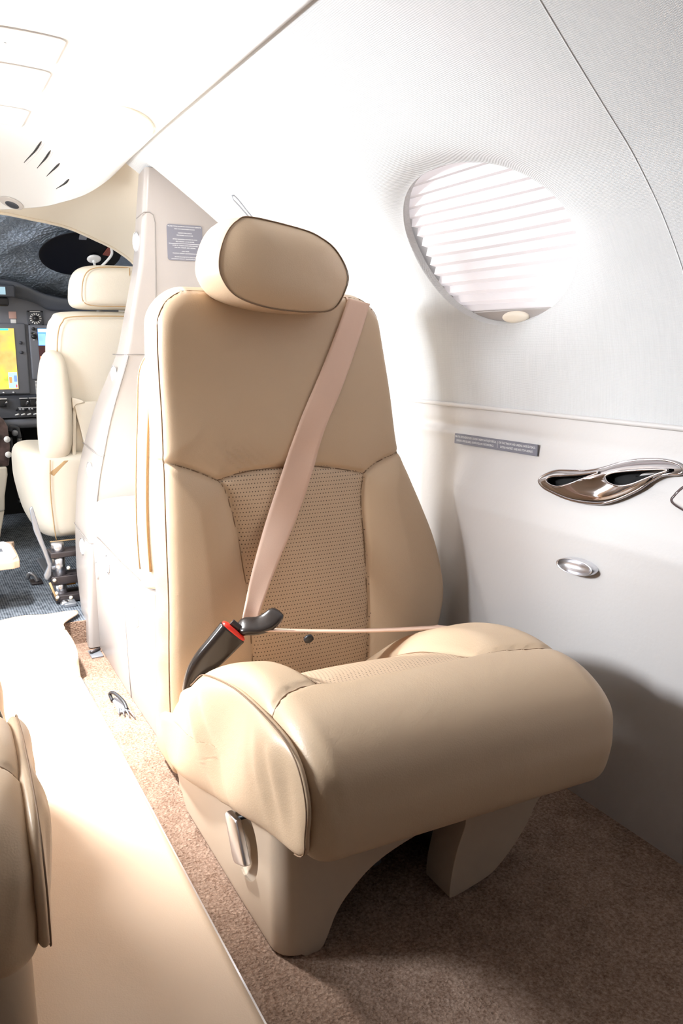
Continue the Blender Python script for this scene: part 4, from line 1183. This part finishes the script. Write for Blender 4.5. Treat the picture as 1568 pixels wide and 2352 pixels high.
# glareshield and instrument panel
gs = thing('glareshield', 'charcoal glareshield hood above the instrument panel', 'glareshield', (.4, 3.15, .88))
top_ = smooth_line([(-.35, .90), (-.1, .945), (.15, .972), (.321, .958), (.379, .948), (.437, .922), (.481, .907), (.566, .893), (.70, .885), (.95, .86)], 80)
bot_ = smooth_line([(-.35, .84), (-.1, .88), (.15, .90), (.29, .905), (.361, .893), (.404, .876), (.493, .853), (.556, .847), (.70, .835), (.95, .81)], 80)
V = []
for (x, zt), (x2, zb2) in zip(top_, bot_):
    for (y, z) in ((3.205, zt - .03), (3.18, zt - .004), (3.165, zt), (3.158, zt - .006), (3.165, zt - .02), (3.175, zb2 + .01), (3.19, zb2), (3.208, zb2 + .004)):
        V.append((x, y, z))
obj('hood', V, gridF(80, 8), M['glare'], gs)
ip = thing('instrument_panel', 'slate grey instrument panel with displays, dials and switches', 'instrument panel', (.4, 3.22, .45))
Y0 = 3.212
box('fascia', (-.4, Y0, .545), (.95, Y0 + .05, .90), M['panel'], ip, .004)
box('bezel', (.10, Y0 - .012, .548), (.395, Y0 + .01, .805), M['panel'], ip, .006)
sc1 = box('map_screen', (.12, Y0 - .0145, .567), (.354, Y0 - .011, .787), M['map'], ip, 0, label='orange and yellow map screen')
box('screen_header', (.12, Y0 - .0152, .779), (.335, Y0 - .0146, .786), emis('cyan header', (.05, .65, .75), .9), sc1, 0)
box('traffic_inset', (.322, Y0 - .0152, .571), (.352, Y0 - .0146, .628), emis('pale blue inset', (.35, .6, .85), .9), sc1, 0)
box('inset_bar', (.324, Y0 - .0158, .590), (.334, Y0 - .0152, .612), emis('orange bar', (.8, .25, .08), .9), sc1, 0)
box('inset_bar', (.341, Y0 - .0158, .594), (.351, Y0 - .0152, .617), emis('blue bar', (.15, .25, .85), .9), sc1, 0)
box('inset_bar', (.346, Y0 - .0158, .573), (.350, Y0 - .0152, .584), emis('red bar', (.7, .05, .05), .9), sc1, 0)
for k in range(5): tube('soft_key', [(.20 + .034 * k, Y0 - .016, .555), (.20 + .034 * k, Y0 - .011, .555)], .0045, M['alu'], ip, n=10)
for z in (.70, .735): tube('soft_key', [(.374, Y0 - .018, z), (.374, Y0 - .011, z)], .006, M['paneld'], ip, n=12)
box('bezel', (.405, Y0 - .012, .60), (.75, Y0 + .01, .80), M['panel'], ip, .006)
pf = box('flight_screen', (.435, Y0 - .0145, .62), (.70, Y0 - .011, .787), M['ground'], ip, 0, label='flight display, blue over dark brown')
box('sky_band', (.4355, Y0 - .0152, .725), (.699, Y0 - .0146, .7865), M['sky'], pf, 0, label='blue sky band')
box('tape', (.4365, Y0 - .016, .728), (.462, Y0 - .0152, .768), emis('pale blue tape', (.25, .5, .95), .9), pf, 0)
box('tape', (.4365, Y0 - .016, .774), (.47, Y0 - .0152, .785), emis('white tape', (.7, .85, .9), .9), pf, 0)
box('marker', (.438, Y0 - .016, .668), (.445, Y0 - .0152, .686), emis('orange marker', (.9, .3, .1), .9), pf, 0)
for (x, z, r) in ((.421, .785, .006), (.421, .757, .009), (.415, .77, .004)):
    tube('knob', [(x, Y0 - .03, z), (x, Y0 - .01, z)], r, M['dark'], ip, n=14)
box('label_plate', (.414, Y0 - .0135, .766), (.425, Y0 - .012, .770), M['white'], ip, 0); box('label_plate', (.418, Y0 - .0135, .744), (.424, Y0 - .012, .748), M['white'], ip, 0)
box('label_plate', (.342, Y0 - .002, .822), (.368, Y0 + .004, .847), M['salmon'], ip, .001, label='small salmon label')
box('label_plate', (.347, Y0 - .002, .803), (.366, Y0 + .004, .819), M['white'], ip, .001, label='small white label')
dc = (.433, .823)
gp = box('dial_plate', (.405, Y0 - .006, .797), (.461, Y0 + .002, .852), M['paneld'], ip, .003)
for k in range(14):
    a = 2 * math.pi * k / 14; c, s = math.cos(a), math.sin(a)
    P = [(dc[0] + .012 * c, Y0 - .0075, dc[1] + .012 * s), (dc[0] + .0205 * c, Y0 - .0075, dc[1] + .0205 * s)]
    tube('dial_mark', P, [.0017, .0028], M['white'], gp, n=6)
tube('dial_knob', [(dc[0], Y0 - .022, dc[1]), (dc[0], Y0 - .006, dc[1])], .009, M['dark'], gp, n=18)
box('dial_legend', (.415, Y0 - .0075, .847), (.450, Y0 - .006, .8495), M['white'], gp, 0)
for x in (.409, .457):
    for z in (.801, .848): tube('screw', [(x, Y0 - .008, z), (x, Y0 - .005, z)], .0025, M['void'], gp, n=8)
box('check_card', (.415, Y0 - .002, .545), (.435, Y0 + .002, .595), M['white'], ip, .0005, label='white checklist card with dark lines')
for k in range(9): box('card_line', (.413, Y0 - .003, .549 + .005 * k), (.437, Y0 - .0021, .5505 + .005 * k), M['panel'], ip, 0)
# lower switch panel, padded roll and the dark bay below
V = [(x, Y0 + dy, z) for x in (-.3, .95) for dy, z in ((.0, .547), (-.03, .53), (-.045, .465), (-.03, .46), (.02, .46))]
obj('switch_panel', V, gridF(2, 5), M['paneld'], ip, smooth=False)
for k, x in enumerate((.293, .365, .398)):
    box('rocker', (x - .012, Y0 - .047, .505), (x + .012, Y0 - .03, .530), M['dark'], ip, .002)
    box('switch_legend', (x - .014, Y0 - .046, .533), (x + .014, Y0 - .0305, .5355), M['white'], ip, 0)
    tube('switch_lever', [(x + .006, Y0 - .045, .512), (x + .011, Y0 - .07, .524)], .003, M['alu'], ip, n=8)
for k in range(8):
    x = .338 + .0105 * k
    tube('toggle', [(x, Y0 - .045, .492), (x + .001, Y0 - .058, .496)], .0035, M['alu'] if k % 3 else M['dark'], ip, n=8)
    if k % 2 == 0: tube('toggle', [(x - .006, Y0 - .048, .474), (x + .004, Y0 - .06, .478)], .003, M['white'], ip, n=8)
box('legend_strip', (.345, Y0 - .047, .4985), (.41, Y0 - .0405, .501), M['white'], ip, 0)
tube('padded_roll', [(-.3, Y0 - .03, .442), (.95, Y0 - .03, .442)], .018, M['panel'], ip, n=16)
by = thing('standby_unit', 'dark grey standby display hung under the glareshield hood', 'instrument', (.30, 3.14, .86))
box('case', (.20, 3.12, .893), (.360, 3.16, .935), M['paneld'], by, .006)
box('screen', (.27, 3.118, .901), (.328, 3.1205, .927), emis('dim blue screen', (.25, .38, .45), .7), by, 0); box('foot', (.20, 3.13, .862), (.338, 3.16, .893), M['dark'], by, .008)
hs = thing('handset', 'black handset on a coiled cord below the panel', 'handset', (.30, 3.08, .30))
tube('body', smooth_line([(.302, 3.08, .425), (.306, 3.078, .436), (.318, 3.076, .438), (.325, 3.078, .43), (.329, 3.08, .40)], 24), .009, M['paneld'], hs)
V, F = pad_geo(ellipse(.315, .418, .011, .012, 24), lambda a, b, h: (a, 3.07 - h, b), .006, p=3, rings=6); obj('cap', V, F, M['steel'], hs)
P = [(.330 + .007 * math.cos(i * .9) - .00006 * i, 3.085 + .007 * math.sin(i * .9), .395 - .00058 * i) for i in range(230)]
tube('coiled_cord', P, .0022, M['steel'], hs, n=6)
tube('cable', smooth_line([(.300, 3.08, .40), (.304, 3.09, .33), (.318, 3.09, .27), (.325, 3.09, .245)], 20), .006, M['paneld'], hs)
rp_ = thing('rudder_pedal', 'grey ribbed rudder pedal in the dark footwell', 'pedal', (.335, 3.15, .14))
for k in range(4): box('rib', (.318, 3.14, .150 + .016 * k), (.40, 3.16, .157 + .016 * k), M['steel'], rp_, .002)
box('pad', (.315, 3.155, .145), (.40, 3.17, .215), M['dark'], rp_, .003)
tube('arm', [(.36, 3.165, .18), (.36, 3.3, .40)], .01, M['dark'], rp_)
yk = thing('control_yoke', 'dark control yoke horn showing beside the pilot seat', 'control yoke', (.44, 3.0, .60))
tube('horn', smooth_line([(.433, 3.0, .70), (.418, 3.0, .64), (.408, 3.0, .60), (.405, 3.0, .575), (.420, 3.0, .56), (.47, 3.0, .555), (.52, 3.0, .57)], 40), .009, M['dark'], yk)
tube('column', [(.52, 3.0, .57), (.52, 3.2, .58)], .014, M['dark'], yk)

# centre pedestal at the left edge of the view, with its document tray
cp = thing('centre_pedestal', 'dark veneered centre pedestal at the left edge of the cockpit', 'pedestal', (.17, 2.8, .05))
pl_ = smooth_line([(2.80, .34), (2.80, .46), (2.82, .50), (2.90, .515), (3.18, .52), (3.18, .34)], 60, True)
prism('veneer_side', [(.10, .335), (.262, .335), (.270, .40), (.268, .468), (.255, .495), (.235, .503), (.10, .505)], XZ, 2.80, 3.155, M['marble'], cp, bev=.008, label='swirled dark veneer body')
prism('cream_base', [(.10, .19), (.236, .19), (.240, .24), (.254, .31), (.254, .336), (.10, .336)], XZ, 2.79, 3.10, M['cream'], cp, bev=.006, label='cream lower body')
prism('foot', [(.10, .056), (.205, .056), (.236, .19), (.10, .19)], XZ, 2.80, 3.10, M['creamplastic'], cp, bev=.004)
for z in (.375, .425): tube('fastener', [(.262, 2.795, z), (.262, 2.805, z)], .010, M['white'], cp, n=16)
tr = thing('document_tray', 'beige tray corner holding white paper beside the cockpit floor', 'tray', (.10, 2.2, .18))
pl_ = smooth_line([(-.05, 2.09), (.150, 2.085), (.193, 2.090), (.203, 2.12), (.203, 2.28), (.19, 2.32), (-.05, 2.33)], 80, True)
prism('shelf', [tuple(p) for p in pl_], XY, .175, .194, M['tray'], tr, bev=.004)
prism('bracket', [(.0, 2.15), (.1, 2.15), (.1, 2.27), (.0, 2.27)], XY, .056, .177, M['steel'], tr, bev=.003)
pa = thing('paper_chart', 'white paper chart lying on the beige tray', 'paper', (.10, 2.2, .1945))
prism('sheet', [(.0, 2.10), (.185, 2.10), (.198, 2.13), (.198, 2.27), (.185, 2.31), (.0, 2.32)], XY, .1942, .1975, M['paper'], pa, bev=0)
box('print_block', (.10, 2.19, .1976), (.172, 2.225, .1979), M['panel'], pa, 0); box('print_block', (.10, 2.228, .1976), (.168, 2.245, .1979), M['green'], pa, 0)

# ---------------------------------------------------------------- pilot seat, seen from behind
ps = thing('pilot_seat', 'cream leather pilot seat seen from behind in the cockpit', 'seat', (.53, 2.35, .06))
P3 = lambda y0: (lambda a, b, h: (a, y0 - h, b))
bk_ = smooth_line([(.335, .48), (.325, .60), (.325, .70), (.332, .765), (.345, .795), (.375, .811), (.53, .815), (.685, .811), (.715, .795), (.728, .765), (.735, .70), (.735, .60), (.725, .48), (.70, .42), (.53, .41), (.36, .42)], 120, True)
pad('backrest', [tuple(p) for p in bk_], P3(2.27), .055, M['cream'], ps, p=7, q=2.2)
tube('seam', [(.53 + (x - .53) * .90, 2.27 - .0535, .61 + (z - .61) * .93) for x, z in bk_ if z > .60 and x < .62], .0016, M['creamedge'], ps, n=6)
hd = smooth_line([(.396, .83), (.394, .865), (.402, .90), (.420, .922), (.455, .932), (.53, .935), (.61, .932), (.645, .92), (.662, .895), (.666, .86), (.66, .825), (.60, .818), (.53, .818), (.43, .818)], 110, True)
pad('headrest', [tuple(p) for p in hd], P3(2.27), .06, M['cream'], ps, p=5, q=2.2)
tube('seam', [(.53 + (x - .53) * .82, 2.27 - .058, .875 + (z - .875) * .86) for x, z in hd if x < .55], .0014, M['creamedge'], ps, n=6)
for x in (.47, .59): tube('headrest_post', [(x, 2.27, .78), (x, 2.27, .84)], .007, M['steel'], ps)
ar = smooth_line([(.288, .44), (.285, .52), (.292, .62), (.304, .685), (.318, .707), (.337, .712), (.356, .702), (.366, .675), (.373, .61), (.373, .52), (.364, .45), (.345, .425), (.312, .420)], 90, True)
pad('armrest', [tuple(p) for p in ar], P3(2.225), .050, M['cream'], ps, p=3.5, q=2.2, label='upright folded armrest')
pk = smooth_line([(.380, .583), (.53, .582), (.68, .583), (.675, .50), (.665, .42), (.53, .39), (.40, .41), (.388, .50)], 80, False)
prism('map_pocket', [(.374, .586), (.378, .578), (.53, .577), (.69, .578), (.68, .45), (.65, .40), (.42, .40), (.40, .45)], XZ, 2.196, 2.216, M['cream'], ps, bev=.006)
prism('pocket_gusset', [(.372, .590), (.398, .583), (.404, .575), (.382, .572), (.372, .56)], XZ, 2.192, 2.224, M['cream'], ps, bev=.003)
prism('strap', [(.376, .575), (.384, .575), (.372, .40), (.362, .40)], XZ, 2.205, 2.214, M['cream'], ps, bev=.002)
prism('strap', [(.300, .395), (.340, .425), (.352, .425), (.312, .385)], XZ, 2.19, 2.2, M['creamedge'], ps, bev=.002)
skp = resample(smooth_line([(.243, .43), (.238, .38), (.242, .33), (.256, .26), (.272, .222), (.292, .208), (.33, .206), (.53, .206), (.70, .206), (.74, .23), (.76, .32), (.765, .42), (.70, .445), (.53, .45), (.34, .45), (.27, .45)], 240, True), 120, True)
V, F = pad_geo([tuple(p) for p in skp], lambda a, b, h: (a + max(0, (b - .206)) * 0, 2.40 - h, b), .21, p=16, q=2.5, Tb=.20, rings=16); obj('seat_skirt', V, F, M['cream'], ps)
tube('seam', smooth_line([(.305, 2.188, .43), (.300, 2.187, .34), (.303, 2.189, .25), (.307, 2.195, .212)], 20), .0014, M['creamedge'], ps, n=6)
tube('hem', [(x, 2.196, .2085) for x in np.linspace(.29, .60, 8)], .002, M['creamedge'], ps, n=6)
# running gear: steel post with clamps, lever and bolts
for z0, z1, r in ((.19, .215, .0165), (.125, .185, .0165), (.072, .112, .0165)):
    V, F = tube_geo([(.302, 2.15, z0), (.302, 2.15, z1)], r, 24); obj('post', V, F, M['alu'], ps)
box('clamp', (.280, 2.13, .178), (.36, 2.19, .193), M['darkmetal'], ps, .003); box('clamp', (.278, 2.13, .105), (.36, 2.19, .128), M['darkmetal'], ps, .003)
box('clamp', (.284, 2.12, .058), (.36, 2.19, .078), M['darkmetal'], ps, .003)
box('rail', (.30, 2.08, .056), (.33, 2.6, .066), M['steel'], ps, .002)
prism('release_lever', [(.238, .315), (.246, .322), (.262, .245), (.282, .165), (.279, .135), (.270, .122), (.262, .124), (.260, .136), (.272, .160), (.262, .20), (.244, .26)], XZ, 2.128, 2.140, M['steel'], ps, bev=.003, label='grey release lever')
tube('lever_arm', [(.278, 2.135, .155), (.300, 2.15, .143)], .005, M['steel'], ps)
tube('link', [(.272, 2.12, .118), (.286, 2.11, .070)], .003, M['creamedge'], ps)
for p in ((.285, 2.125, .121), (.286, 2.115, .088), (.287, 2.11, .078), (.322, 2.118, .070), (.322, 2.125, .15)):
    V, F = pad_geo(ellipse(p[0], p[2], .005, .005, 14), lambda a, b, h, q=p: (a, q[1] - h, b), .005, p=2, rings=5); obj('bolt', V, F, M['creamplastic'], ps)
box('tag', (.316, 2.17, .090), (.345, 2.18, .108), M['orange'], ps, .002, label='orange tag')
V, F = pad_geo(ellipse(.304, .056, .013, .010, 24), lambda a, b, h: (a, 2.105 - h, b + .004), .012, p=3, rings=6); obj('foot', V, F, M['alu'], ps)
ft = thing('floor_fitting', 'small dark metal seat stop on the cockpit carpet', 'floor fitting', (.262, 2.35, .056))
tube('hook', smooth_line([(.243, 2.36, .070), (.250, 2.355, .085), (.262, 2.35, .078), (.268, 2.345, .062)], 16), .006, M['steel'], ft); box('plate', (.25, 2.33, .056), (.282, 2.38, .062), M['darkmetal'], ft, .002)
# ---------------------------------------------------------------- daylight and lamps
def area(name, loc, target, sx, sy, power, col=(1, 1, 1)):
    l = bpy.data.lights.new(name, 'AREA'); l.shape = 'RECTANGLE'; l.size = sx; l.size_y = sy; l.energy = power; l.color = col
    o = bpy.data.objects.new(name, l); COL.objects.link(o); o.location = loc
    d = (Vector(target) - Vector(loc)).normalized(); o.rotation_euler = d.to_track_quat('-Z', 'Y').to_euler()
    return o
# open cabin door on the left: sky light pours down across the aisle
area('door_daylight', (-.64, 1.70, .50), (.45, 1.45, .15), .42, .85, 8, (.86, .93, 1))
d_ = area('door_skylight', (-.44, 1.66, .96), (.62, 1.50, .86), .40, .40, 7.5, (.95, .975, 1)); d_.data.spread = math.radians(110)
# the unshaded window opposite the seat
area('window_daylight', (-.52, 1.30, .88), (.84, .96, .42), .38, .25, 13, (.90, .945, 1)).data.spread = math.radians(92)
# sun-bright sky outside the right-hand window, behind its shade
area('outside_daylight', (1.45, 1.1, 1.15), (.86, 1.09, .86), .9, .9, 6, (1, .98, .97))
# the rear cabin's own daylight (window beside the rear seats)
area('rear_window_daylight', (-.60, -.75, .85), (.6, .4, .4), .42, .30, 2, (.88, .93, 1))
# cockpit side windows
area('cockpit_daylight', (-.42, 2.75, .95), (.5, 2.4, .55), .5, .35, 13, (.95, .97, 1))
# ceiling lamp under its lens; stronger second lamp added to brighten the floor, without fixture
for (x, y, e, sp) in ((.43, 1.692, 1.2, 170), (mir(.43), 1.58, 11.5, 80)):
    p = bpy.data.lights.new('downlight_and_fill_lamp', 'AREA'); p.shape = 'DISK'; p.size = .10; p.energy = e; p.color = (1, .99, .98); p.spread = math.radians(sp)
    o = bpy.data.objects.new('downlight_and_fill_lamp', p); COL.objects.link(o); o.location = (x, y, 1.143)
    if e > 2: o.rotation_euler = Vector((.25, -.06, -1)).to_track_quat('-Z', 'Y').to_euler()

w = bpy.data.worlds.new('world'); SC.world = w; w.use_nodes = True
bgd = w.node_tree.nodes['Background']; bgd.inputs[0].default_value = (.86, .92, 1, 1); bgd.inputs[1].default_value = .5

vs_ = SC.view_settings
vs_.view_transform = 'Standard'; vs_.look = 'None'; vs_.gamma = 1; vs_.use_curve_mapping = False; vs_.exposure = 0.47
SC.cycles.max_bounces = 8; SC.cycles.diffuse_bounces = 5; SC.cycles.sample_clamp_indirect = 6
SC.cycles.use_denoising = True
SC.cycles.caustics_reflective = False; SC.cycles.caustics_refractive = False
